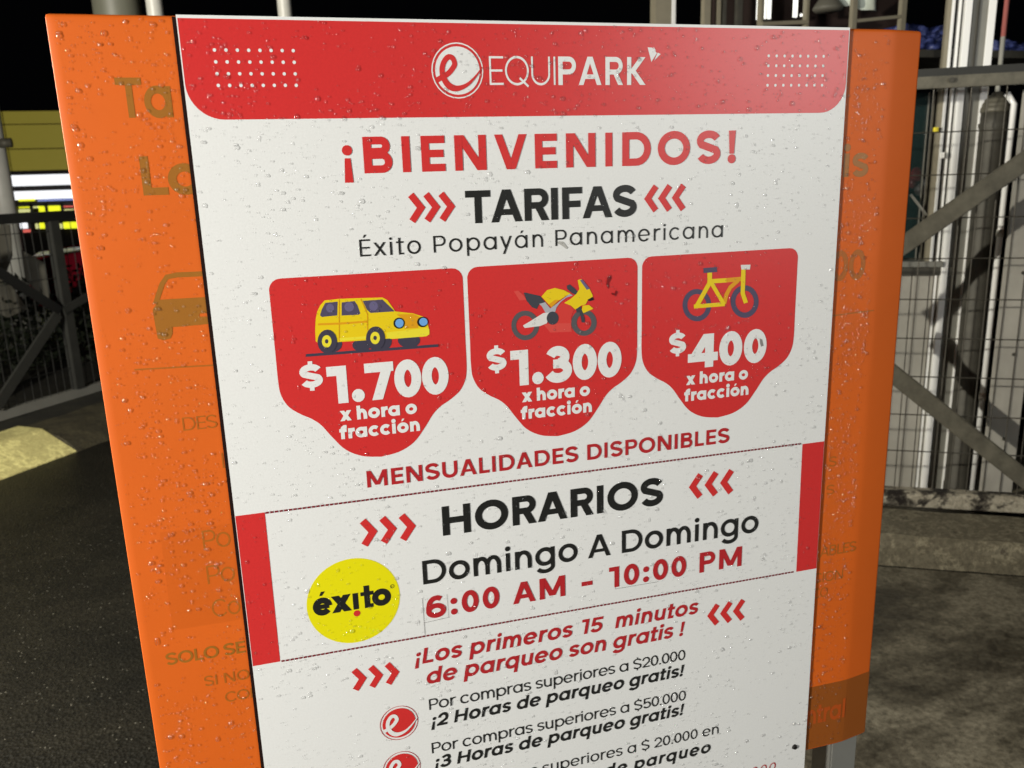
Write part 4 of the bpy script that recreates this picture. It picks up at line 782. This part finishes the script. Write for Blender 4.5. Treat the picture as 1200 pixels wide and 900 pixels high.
# window and the dark room behind
w0, w1 = -1.55, sx(1093, 200)
boxes('window_pane', [(w0, w1, T + .075, T + .081, zled + .01, 1.80)], M['glass'], booth)
boxes('room_wall', [(w0, w1 + .05, T + .75, T + .78, 0, 1.82)], M['dark'], booth)
boxes('room_wall', [(w1 + .06, w1 + .09, T + .1, T + .75, 0, 1.82)], M['dark'], booth)
for px_, m_ in ((1083, 'boothgrey'), (1089, 'steel')): strip('glazing_bar', px_, px_ + 1.6, 180, T + .05, zled, 1.80, M[m_], .015)
bm = bmesh.new(); p0 = FR.at(1067, 228, T + .03); p1 = FR.at(1086, 252, T + .03); bar(bm, (p0[0], T + .03, p0[1]), (p1[0], T + .03, p1[1]), .010, .01); bm_obj('stay_bar', bm, M['boothgrey'], booth)
a_, z_ = FR.at(1097, 152, T - .02); boxes('warning_tag', [(a_ - .012, a_ + .008, T - .03, T - .016, z_ - .008, z_ + .010)], material('yellow_tag', (.8, .68, .05), .4), booth, bev=.002)
a_, z_ = FR.at(1104, 182, T - .02); boxes('latch', [(a_ - .012, a_ + .012, T - .03, T - .012, z_ - .012, z_ + .012)], M['bright'], booth, bev=.003)
for (x_, y_, c_, r_, l_) in ((1074, 205, (.5, .04, .05), .028, 'upper round red parcel inside the booth window'), (1078, 222, (.45, .4, .4), .024, 'pale round parcel lowest inside the booth window'), (1070, 214, (.4, .05, .06), .022, 'smaller dark red parcel inside the booth window nearest the sign'), (1083, 215, (.5, .5, .52), .016, 'smallest grey parcel inside the booth window')):
    a_, z_ = FR.at(x_, y_, T + .14); bm = bmesh.new(); bmesh.ops.create_icosphere(bm, subdivisions=2, radius=r_, matrix=Matrix.Translation((a_, T + .14, z_)) @ Matrix.Scale(1.3, 4, (0, 0, 1)))
    o = bm_obj('parcel', bm, material('parcel_wrap', c_, .3), None, True); o.matrix_world = FR.matrix(); tag(o, l_, 'parcel', 'parcels inside the booth window')

# domed pipe post in front of the booth
TP = .36
cs, cz = FR.at(1156 + 4, 200, TP); rp_ = abs(sx(1177, 200, TP) - sx(1143, 200, TP)) / 2
zc = FR.at(1166, 128, TP)[1]
pst = empty_frame('pipe_post', FR, 'thick weathered pipe post with a ribbed dome cap standing behind the gate', 'post')
bm = bmesh.new(); lathe(bm, [(rp_ * 1.06, .0), (rp_ * 1.06, .08), (rp_, .09), (rp_, zc - .06), (rp_ * .99, zc)], 32, (cs, TP)); bm_obj('pipe', bm, M['steel_dark'], pst, True)
bm = bmesh.new(); pr = [(rp_ * 1.05, zc - .012), (rp_ * 1.07, zc - .004)]
for i_, (r0, z0) in enumerate(((1.06, 0), (.97, .016), (.84, .031), (.66, .044), (.42, .054))):
    r0 *= rp_; z0 += zc; pr += [(r0, z0), (r0 * .99, z0 + .007), (r0 * .93, z0 + .010)]
pr += [(.01, zc + .068)]
lathe(bm, pr, 32, (cs, TP)); bm_obj('dome_cap', bm, M['steel'], pst, True)
a_, z_ = FR.at(1160, 132, TP)
bm = bmesh.new(); lathe(bm, [(rp_ * 1.09, zc - .075), (rp_ * 1.10, zc - .070), (rp_ * 1.10, zc - .060), (rp_ * 1.09, zc - .055)], 32, (cs, TP)); bm_obj('clamp_band', bm, M['steel_dark'], pst)
# slim white tube added as the lit right side of the post
t2 = empty_frame('lit_side_tube', FR, 'slim glossy white tube standing in for the lit right side of the domed pipe post', 'pipe')
TP -= .10; ss = sx(1180, 200, TP + .02); bm = bmesh.new(); tube(bm, [(ss, TP + .02, 0), (ss, TP + .02, zc + .012), (ss - .03, TP + .02, zc + .055)], .0125, 14); bm_obj('tube', bm, M['bright'], t2, True)
for z_ in (.5, 1.2): bm = bmesh.new(); tube(bm, [(ss, TP + .02, z_), (ss, TP + .02, z_ + .03)], .015, 14); bm_obj('socket', bm, M['postwhite'], t2, True)
# riveted sheet at the far right
wl = empty_frame('riveted_sheet_wall', FR, 'brownish riveted metal sheet standing at the right edge behind the gate', 'panel')
TS = .20; sa = sx(1190, 200, TS); sb = sa + .125
boxes('sheet', [(sa, sb, TS, TS + .02, .02, zc + .06)], M['booth'], wl, bev=.002)
for z_ in (.35, .72, 1.06, 1.42, 1.66):
    bm = bmesh.new(); tube(bm, [((sa + .07), TS - .005, z_), ((sa + .07), TS + .001, z_)], .0075, 10); bm_obj('rivet', bm, M['steel_dark'], wl)
# things beyond the sheet: crates and a lit yard
cr = empty('plastic_crate', on_y(1197, 420, 2.2) * 1, 'dark blue plastic crate stacked low at the right edge behind the gate', 'crate')
p_ = on_y(1205, 470, 2.6); cr.location = (p_.x, 2.6, 0)
for k_ in range(4): boxes('crate_side', [(-.10, .35, -.15, -.12, .25 + .16 * k_, .38 + .16 * k_)], material('blue_plastic', (.012, .022, .07), .35), cr, bev=.004)
boxes('crate_body', [(-.09, .34, -.115, .2, .0, .88)], M['dark'], cr)
wb = empty('yellow_drum', (0, 0, 0), 'yellow lit drum seen through the mesh at the right edge', 'drum')
p_ = on_y(1196, 372, 3.6); wb.location = (p_.x + .10, 3.6, 0)
bm = bmesh.new(); zt = on_y(1196, 345, 3.6).z; zb_ = on_y(1196, 425, 3.6).z; lathe(bm, [(.14, 0), (.14, zb_), (.145, zb_ + .01), (.14, zt - .05), (.15, zt - .03), (.15, zt)], 28); bm_obj('barrel', bm, material('drum_yellow', (.85, .66, .16), .5, emit=None), wb, True)
bm = bmesh.new(); lathe(bm, [(.152, zt - .06), (.152, zt - .045)], 28); bm_obj('hoop', bm, M['steel_dark'], wb)
# red and white slim pole
rp2 = empty('striped_pole', (0, 0, 0), 'slim pole, faded red above and white below, behind the gate rail', 'pole')
a = on_y(1177, 30, 2.35); rp2.location = (a.x, 2.35, 0); zz = on_y(1176, 43, 2.35).z
bm = bmesh.new(); tube(bm, [(0, 0, 0), (0, 0, zz)], .0105, 12); bm_obj('lower_pole', bm, M['postwhite'], rp2, True)
bm = bmesh.new(); tube(bm, [(0, 0, zz), (0, 0, 4)], .0107, 12); bm_obj('upper_pole', bm, M['pink'], rp2, True)
# blue tarpaulin heaps
def tarp(px0, px1, py0, py1, y, label, seed):
    a = on_y(px0, py1, y); b = on_y(px1, py0, y); rnd = random.Random(seed); nx, nz = 14, 8; vs = []; fs = []
    for side in (0, 1):
        for j in range(nz + 1):
            for i in range(nx + 1):
                u = i / nx; v = j / nz; top = 1 - .35 * abs(math.sin(u * 5 + seed)) * u
                vs.append((a.x + (b.x - a.x) * u, y + side * .35 + (rnd.uniform(-.03, .03)), a.z + (b.z - a.z) * v * top + rnd.uniform(-.006, .006)))
    st = (nx + 1) * (nz + 1)
    for j in range(nz):
        for i in range(nx):
            k_ = j * (nx + 1) + i; fs.append((k_, k_ + 1, k_ + nx + 2, k_ + nx + 1)); fs.append((st + k_, st + k_ + nx + 1, st + k_ + nx + 2, st + k_ + 1))
    for i in range(nx): k_ = nz * (nx + 1) + i; fs.append((k_, k_ + 1, st + k_ + 1, st + k_)); fs.append((i, st + i, st + i + 1, i + 1))
    for j in range(nz):
        k_ = j * (nx + 1); fs.append((k_, k_ + nx + 1, st + k_ + nx + 1, st + k_)); k_ += nx; fs.append((k_, st + k_, st + k_ + nx + 1, k_ + nx + 1))
    o = mesh_obj('tarpaulin', vs, fs, M['tarp'], None, True); tag(o, label, 'tarp', 'blue tarpaulins on the rack'); return o
tarp(1060, 1113, 28, 56, 3.2, 'crumpled blue tarpaulin just right of the top corner of the sign', 2)
tarp(1165, 1215, 47, 62, 3.2, 'crumpled blue tarpaulin at the right edge above the gate rail', 5)
# shelf that carries the tarpaulins
rk = empty('storage_rack', (0, 0, 0), 'dark storage rack under the blue tarpaulins behind the booth', 'rack')
a = on_y(1050, 57, 3.2); b = on_y(1230, 60, 3.2); rk.location = (a.x, 3.3, 0)
boxes('shelf', [(0, b.x - a.x, -.15, .4, a.z - .05, a.z - .01)], M['steel_dark'], rk)
for u_ in (0, .30, (b.x - a.x) - .05): boxes('rack_post', [(u_, u_ + .035, -.14, -.10, 0, a.z - .051)], M['steel_dark'], rk)

# ------------------------------------------------------------------ top: kiosk with a steel frame rising behind the sign
YK = 3.4
kio = empty('kiosk', (on_y(825, 20, YK).x, YK, 0), 'dark kiosk with tan steel frames and lit white slots rising behind the sign top', 'kiosk')
kx = kio.location.x
def kb(name, px0, px1, py_top, py_bot, mat, d=.04, y=0, bev=.002, z0=None, z1=None):
    a = on_y(px0, py_bot, YK + y); b = on_y(px1, py_top, YK + y)
    return boxes(name, [(a.x - kx, b.x - kx, y, y + d, a.z if z0 is None else z0, b.z if z1 is None else z1)], mat, kio, bev=bev)
for a, b, m_ in ((825, 833.5, 'tan'), (834.5, 839, 'brown'), (840, 845.5, 'tan'), (847, 852, 'steel_dark'), (864, 871, 'steel_dark')): kb('upright', a, b, 0, 30, M[m_], z0=0, z1=4)
kb('back_board', 836, 1062, 0, 30, M['brown'], d=.03, y=.25, z0=0, z1=3.6)
for a, b, m_ in ((891, 895.5, 'tan'), (944.5, 949.5, 'tan')): kb('upright', a, b, 0, 32, M[m_], y=-.03, z0=0, z1=4)
lit = material('lit_white_slot', (.9, .9, .85), .5, emit=(1, 1, .93), estr=1.15)
for a, b, yb in ((887, 891, 23), (896.5, 899, 22), (900, 904.5, 22), (930, 935.5, 20)): kb('lit_slot', a, b, -6, yb, lit, d=.01, y=.05, bev=0)
kb('lit_slot', 938.6, 940.6, 16, 19, lit, d=.01, y=.05, bev=0)
def kbar(p0, p1, w, y=-.035, mat='tan'):
    a = on_y(*p0, YK + y); b = on_y(*p1, YK + y); bm = bmesh.new(); bar(bm, (a.x - kx, y, a.z), (b.x - kx, y, b.z), w, .03); bm_obj('crossbar', bm, M[mat], kio)
kbar((892, 28.5), (946, 26), .020)
# nearer frame at the right of it
fr2 = empty('steel_shelf_frame', (on_y(1001, 20, 3.0).x, 3.0, 0), 'tan steel ladder frame rising above the top right of the sign', 'frame')
fx = fr2.location.x
for a, b in ((998.5, 1004), (1055.5, 1061.5)):
    p = on_y(a, 30, 3.0); q_ = on_y(b, 30, 3.0); boxes('upright', [(p.x - fx, q_.x - fx, 0, .03, 0, 3.6)], M['tan'], fr2, bev=.002)
for p0, p1 in (((1002, 24.5), (1057, 19)), ((1002, -40), (1057, -46))):
    a = on_y(*p0, 3.0); b = on_y(*p1, 3.0); bm = bmesh.new(); bar(bm, (a.x - fx, .012, a.z), (b.x - fx, .012, b.z), .016, .02); bm_obj('crossbar', bm, M['tan'], fr2)
# hanging things
hd = empty('hanging_hood', (0, 0, 0), 'dull grey hood-shaped lamp shade hanging above the sign, left of the tan frame', 'lamp shade')
a = on_y(970, 14, 3.3); hd.location = (a.x, 3.3, a.z)
bm = bmesh.new(); rr = (on_y(985, 10, 3.3).x - on_y(955, 10, 3.3).x) / 2; lathe(bm, [(rr * .80, 0), (rr, .014), (rr * .98, .024), (rr * .72, .055), (rr * .45, .09), (.01, .10)], 24); bm_obj('shade', bm, material('dull_grey_shade', (.10, .095, .075), .6), hd, True)
bm = bmesh.new(); tube(bm, [(0, 0, .09), (0, 0, .6)], .003, 6); bm_obj('cord', bm, M['rubber'], hd)
cl = empty('hanging_cloth', (0, 0, 0), 'pale greenish white cloth hanging behind the tan frame, edge just in view', 'cloth')
a = on_y(985, 9, 3.25); b = on_y(1028, 11, 3.25); cl.location = (a.x, 3.25, a.z)
vs = []; fs = []; nn = 16
for j, zz_ in enumerate((0, .1, .3)):
    for i in range(nn + 1): u = i / nn; vs.append(((b.x - a.x) * u, .02 * math.sin(u * 13) + .01 * j, zz_ + (.012 * math.sin(u * 4 + 1) if j == 0 else 0)))
for j in range(2):
    for i in range(nn): k_ = j * (nn + 1) + i; fs.append((k_, k_ + 1, k_ + nn + 2, k_ + nn + 1))
o = mesh_obj('fabric', vs, fs, material('pale_cloth', (.62, .68, .60), .7), cl, True)
sm = o.modifiers.new('thickness', 'SOLIDIFY'); sm.thickness = .004

# poles rising behind the sign
def pole(name, px0, px1, py, y, mat, label, cat, rnd_=True, ht=6, group=None):
    a = on_y(px0, py, y); b = on_y(px1, py, y); c = (a.x + b.x) / 2; r_ = (b.x - a.x) / 2
    e = empty(name, (c, y, 0), label, cat, group)
    bm = bmesh.new()
    if rnd_: lathe(bm, [(r_ * 1.0, .02), (r_, ht)], 28)
    else: box(bm, -r_, r_, -r_, r_, .02, ht, bev=.004)
    bm_obj('shaft', bm, mat, e, rnd_)
    bm = bmesh.new(); box(bm, -r_ * 1.6, r_ * 1.6, -r_ * 1.6, r_ * 1.6, 0, .02); bm_obj('base_plate', bm, M['steel_dark'], e)
    return e
pole('column', 108, 166, 6, 5.2, material('olive_grey_column', (.16, .16, .12), .5, noise=(6, .7, .6, (1, 1, .2))), 'thick olive grey column behind the top left of the sign', 'column')
pole('pipe_pole', 171, 190.5, 6, 4.9, M['postwhite'], 'white pipe rising right beside the thick olive column', 'pole', group='white pipes behind the sign')
pole('pipe_pole', 325, 341.5, 8, 4.9, M['postwhite'], 'lone white pole rising behind the red header of the sign', 'pole', group='white pipes behind the sign')
cp = empty('leaning_post', (on_y(779, 10, 3.6).x, 3.6, 0), 'square cream post with a bright right edge behind the sign top, left of the kiosk', 'post')
a0 = on_y(768, 20, 3.6).x - cp.location.x; a1 = on_y(787, 20, 3.6).x - cp.location.x; a2 = on_y(791.5, 20, 3.6).x - cp.location.x
boxes('post', [(a0, a1, 0, .07, 0, 4.5)], M['tan'], cp, bev=.003); boxes('edge_strip', [(a1 + .001, a2, -.004, .05, 0, 4.5)], M['bright'], cp, bev=.001)

# ------------------------------------------------------------------ left: dark mesh fence
fence = empty_frame('mesh_fence', FL, 'dark welded mesh fence with diagonal braces at the left behind the yellow kerb', 'fence')
zt0, zt1 = FL.at(0, 263)[1], FL.at(0, 251)[1]
boxes('top_rail', [(-2.6, 2.6, -.02, .03, zt0, zt1)], M['rubber'], fence)
boxes('bottom_rail', [(-2.6, 2.6, -.02, .03, .105, .165)], M['boothgrey'], fence)
px_s = FL.at(67, 300)[0]
for s_ in (px_s - 1.25, px_s, px_s + 1.25): boxes('fence_post', [(s_ - .035, s_ + .035, -.03, .03, .166, zt0)], M['fence'], fence, bev=.003)
bm = bmesh.new(); tube(bm, [(0, 0, .16), (0, 0, zt0 + .004)], .0028, 5); wv = bm_obj('wire', bm, M['wire_far'], fence)
s_ = -1.6; first = True
while s_ < 1.6:
    o = wv if first else wv.copy()
    if not first: col.objects.link(o)
    first = False; o.location = (s_, 0, 0); s_ += .062
for z_ in [.165 + .155 * i_ for i_ in range(1, 8)]:
    bm = bmesh.new(); tube(bm, [(-1.6, -.004, z_), (1.6, -.004, z_)], .0028, 5); bm_obj('wire', bm, M['wire_far'], fence)
def fb(p0, p1, w, mat, e0, e1):
    a = FL.at(*p0); b = FL.at(*p1); a = Vector((a[0], -.03, a[1])); b = Vector((b[0], -.03, b[1])); d = (b - a).normalized()
    bm = bmesh.new(); bar(bm, a - d * e0, b + d * e1, w, .02); bm_obj('diagonal_brace', bm, mat, fence)
fb((0, 322), (66, 364), .06, M['rubber'], .5, 0); fb((64, 368), (4, 458), .065, M['fence'], 0, .12)
fb((70, 364), (130, 330), .05, M['fence'], 0, .5)
# white gate post at the left edge
p_ = FL.at(-2, 200, 2.0); c0 = FL.p(p_[0], 2.0, 0)
gp = empty('gate_post', (c0.x, c0.y, 0), 'white round post with a side clamp at the far left edge', 'post')
rr = .085
ex = (FL.p(FL.at(11.5, 200, 2.0)[0], 2.0, 0) - c0).length * .8
bm = bmesh.new(); lathe(bm, [(ex, .02), (ex, 3.2)], 28); bm_obj('shaft', bm, M['postwhite'], gp, True)
zc_ = FL.at(8, 169, 2.0)[1]
bm = bmesh.new(); tube(bm, [(ex * .5, -.07, zc_), (ex + .07, -.07, zc_ + .004)], .040, 12); bm_obj('clamp_pin', bm, M['steel'], gp, True)
bm = bmesh.new(); lathe(bm, [(ex * 1.08, zc_ - .03), (ex * 1.08, zc_ + .03)], 28); bm_obj('clamp_band', bm, M['steel_dark'], gp)

# ------------------------------------------------------------------ left: lit shop far behind
YS = 14
olive = material('glowing_olive_cladding', (.30, .25, .035), .55, noise=(2, .8, .8), emit=(.34, .28, .035), estr=.38)  # cladding glows faintly by itself in place of light falling on it
shop = empty('shop_building', (on_y(5, 240, YS).x - 2.5, YS, 0), 'low shop with an olive yellow fascia over brightly lit white signs, far left', 'shop')
ox = shop.location.x; x1s = on_y(330, 200, YS).x - ox
zz_ = [on_y(10, p, YS).z for p in (201, 175, 146, 130)]
nb = 5; wbd = x1s / nb
for i_ in range(3):
    for j_ in range(nb): boxes('cladding_panel', [(j_ * wbd + .01, (j_ + 1) * wbd - .01, -.03, 0, zz_[i_] + .008, zz_[i_ + 1] - .008)], olive, shop)
boxes('wall', [(0, x1s, 0, 3, 0, zz_[3] - .02)], M['dark'], shop)
def litm(n_, c, s_): return material(n_, c, .5, emit=c, estr=s_)
Lw = litm('lit_white_fascia', (.95, .97, 1), 1.1); Lb = litm('lit_blue_strip', (.30, .38, .85), .75); Ly = litm('lit_yellow_sign', (.9, .95, .02), 1.0); Lc = litm('lit_cream_goods', (.85, .85, .35), .7); Lr = litm('lit_red_sign', (.9, .15, .12), .7)
def sb(name, px0, px1, py0, py1, mat, y=-.05, d=.05):
    a = on_y(px0, py1, YS + y); b = on_y(px1, py0, YS + y); return boxes(name, [(a.x - ox, b.x - ox, y, y + d, a.z, b.z)], mat, shop)
sb('lit_fascia', -30, 150, 202, 219.6, Lw); sb('lit_fascia', -30, 150, 220.3, 236, Lw)
sb('blue_strip', 44, 150, 231, 236, Lb, -.08, .03); sb('yellow_strip', 22, 40, 233, 236, Ly, -.08, .03)
for a, b, y0, y1, m_ in ((22, 35, 241, 244, Ly), (22, 35, 245, 249, Lc), (38, 45, 241, 244, Lc), (46, 53, 240, 249, Ly), (55, 71, 239.5, 249, Ly), (74, 86, 241, 243, Lr), (74, 86, 245, 248, Lc), (24, 31, 261, 268, Lw), (27, 35, 269, 273, Lr), (42, 46, 262, 268, Lc), (47, 56, 261, 268, Ly), (68, 74, 262, 268, Lc), (75, 90, 260, 268, Ly)):
    sb('lit_sign', a, b, y0, y1, m_)
sb('rail_bar', 17, 150, 238, 239.2, M['rubber'], -.12, .03)
for p_ in (17, 36, 53.5, 72, 88): sb('rail_bar', p_, p_ + 1.4, 238, 251, M['rubber'], -.12, .03)
# parked red car, mostly hidden
car = empty('parked_car', (0, 0, 0), 'dark red parked car glimpsed between the left fence and the sign', 'car', rz=R(8))
p_ = on_y(82, 292, 9.5); car.location = (p_.x + 1.55, 9.5, 0)
cred = material('dark_red_car_paint', (.20, .006, .018), .25, .6, coat=.6)
pr = [(-2.0, .35), (-2.05, .62), (-1.95, .82), (-1.0, .92), (-.55, 1.32), (.75, 1.36), (1.35, .98), (1.95, .92), (2.02, .6), (1.98, .35)]
bm = bmesh.new(); fa = [bm.verts.new((x, -.82, z)) for x, z in pr]; ba = [bm.verts.new((x, .82, z)) for x, z in pr]
bm.faces.new(fa); bm.faces.new(ba[::-1])
for i_ in range(len(pr)): j_ = (i_ + 1) % len(pr); bm.faces.new((fa[i_], ba[i_], ba[j_], fa[j_]))
bmesh.ops.bevel(bm, geom=bm.edges[:], offset=.05, segments=2, affect='EDGES'); bm_obj('body', bm, cred, car, True)
boxes('side_window', [(-.75, .05, -.835, -.80, .93, 1.25)], M['glass'], car, bev=.01); boxes('side_window', [(.10, .85, -.835, -.80, .93, 1.25)], M['glass'], car, bev=.01)
boxes('headlight', [(-2.06, -1.95, -.75, -.5, .62, .75)], M['bright'], car, bev=.01)
for x_ in (-1.25, 1.25):
    for y_ in (-.75, .75):
        bm = bmesh.new(); tube(bm, [(x_, y_ - .1, .32), (x_, y_ + .1, .32)], .32, 20); w_ = bm_obj('wheel', bm, M['rubber'], car, True)
        bm = bmesh.new(); tube(bm, [(x_, y_ - .108, .32), (x_, y_ + .108, .32)], .18, 16); bm_obj('rim', bm, M['steel'], w_)
# pale boards leaning behind the fence
bdm = material('pale_weathered_board', (.075, .068, .048), .7, noise=(5, .7, .6))
def board(pts, y, label, th=.02):
    c = [on_y(px, py, y) for px, py in pts]; o0 = c[0]
    n_ = len(c); vs = [(p.x - o0.x, 0, p.z - o0.z) for p in c] + [(p.x - o0.x, th, p.z - o0.z) for p in c]
    fs = [tuple(range(n_)), tuple(range(2 * n_ - 1, n_ - 1, -1))] + [(i_, n_ + i_, n_ + (i_ + 1) % n_, (i_ + 1) % n_) for i_ in range(n_)]
    o = mesh_obj('leaning_board', vs, fs, bdm); o.location = (o0.x, y, o0.z); tag(o, label, 'board', 'pale boards behind the left fence'); return o
board([(25, 293), (53, 309), (58, 352), (30, 330)], 6.3, 'pale slanted board behind the left fence, beside its post')
board([(0, 263), (11, 263), (14, 300), (3, 330), (-12, 330)], 6.1, 'narrow pale board behind the fence at the left edge')
board([(-12, 335), (10, 330), (32, 362), (10, 372), (-12, 372)], 6.2, 'low greyish board behind the left fence below the others')
# low hedge behind the fence: many small leaves
hm = material('dark_hedge_leaves', (.014, .019, .009), .6)
rnd = random.Random(12); vs = []; fs = []
for i_ in range(9000):
    s_ = rnd.uniform(-2.6, 4.5); t_ = rnd.gauss(1.3, .20); z_ = rnd.uniform(.1, .88) * (1 - .25 * math.sin(s_ * 3) ** 2)
    c = FL.p(s_, t_, z_); u = Vector((rnd.gauss(0, 1), rnd.gauss(0, 1), rnd.gauss(0, 1))).normalized(); v = u.orthogonal().normalized(); l = rnd.uniform(.02, .045)
    b = len(vs); vs += [c - u * l, c + v * l * .45, c + u * l, c - v * l * .45]; fs.append((b, b + 1, b + 2, b + 3))
o = mesh_obj('hedge', vs, fs, hm); tag(o, 'dark low hedge behind the left mesh fence', 'hedge', kind='stuff')
for o in bpy.data.objects:
    if o.type == 'MESH' and o.parent and o.parent.type == 'EMPTY' and o.name.startswith('parcel'): pass
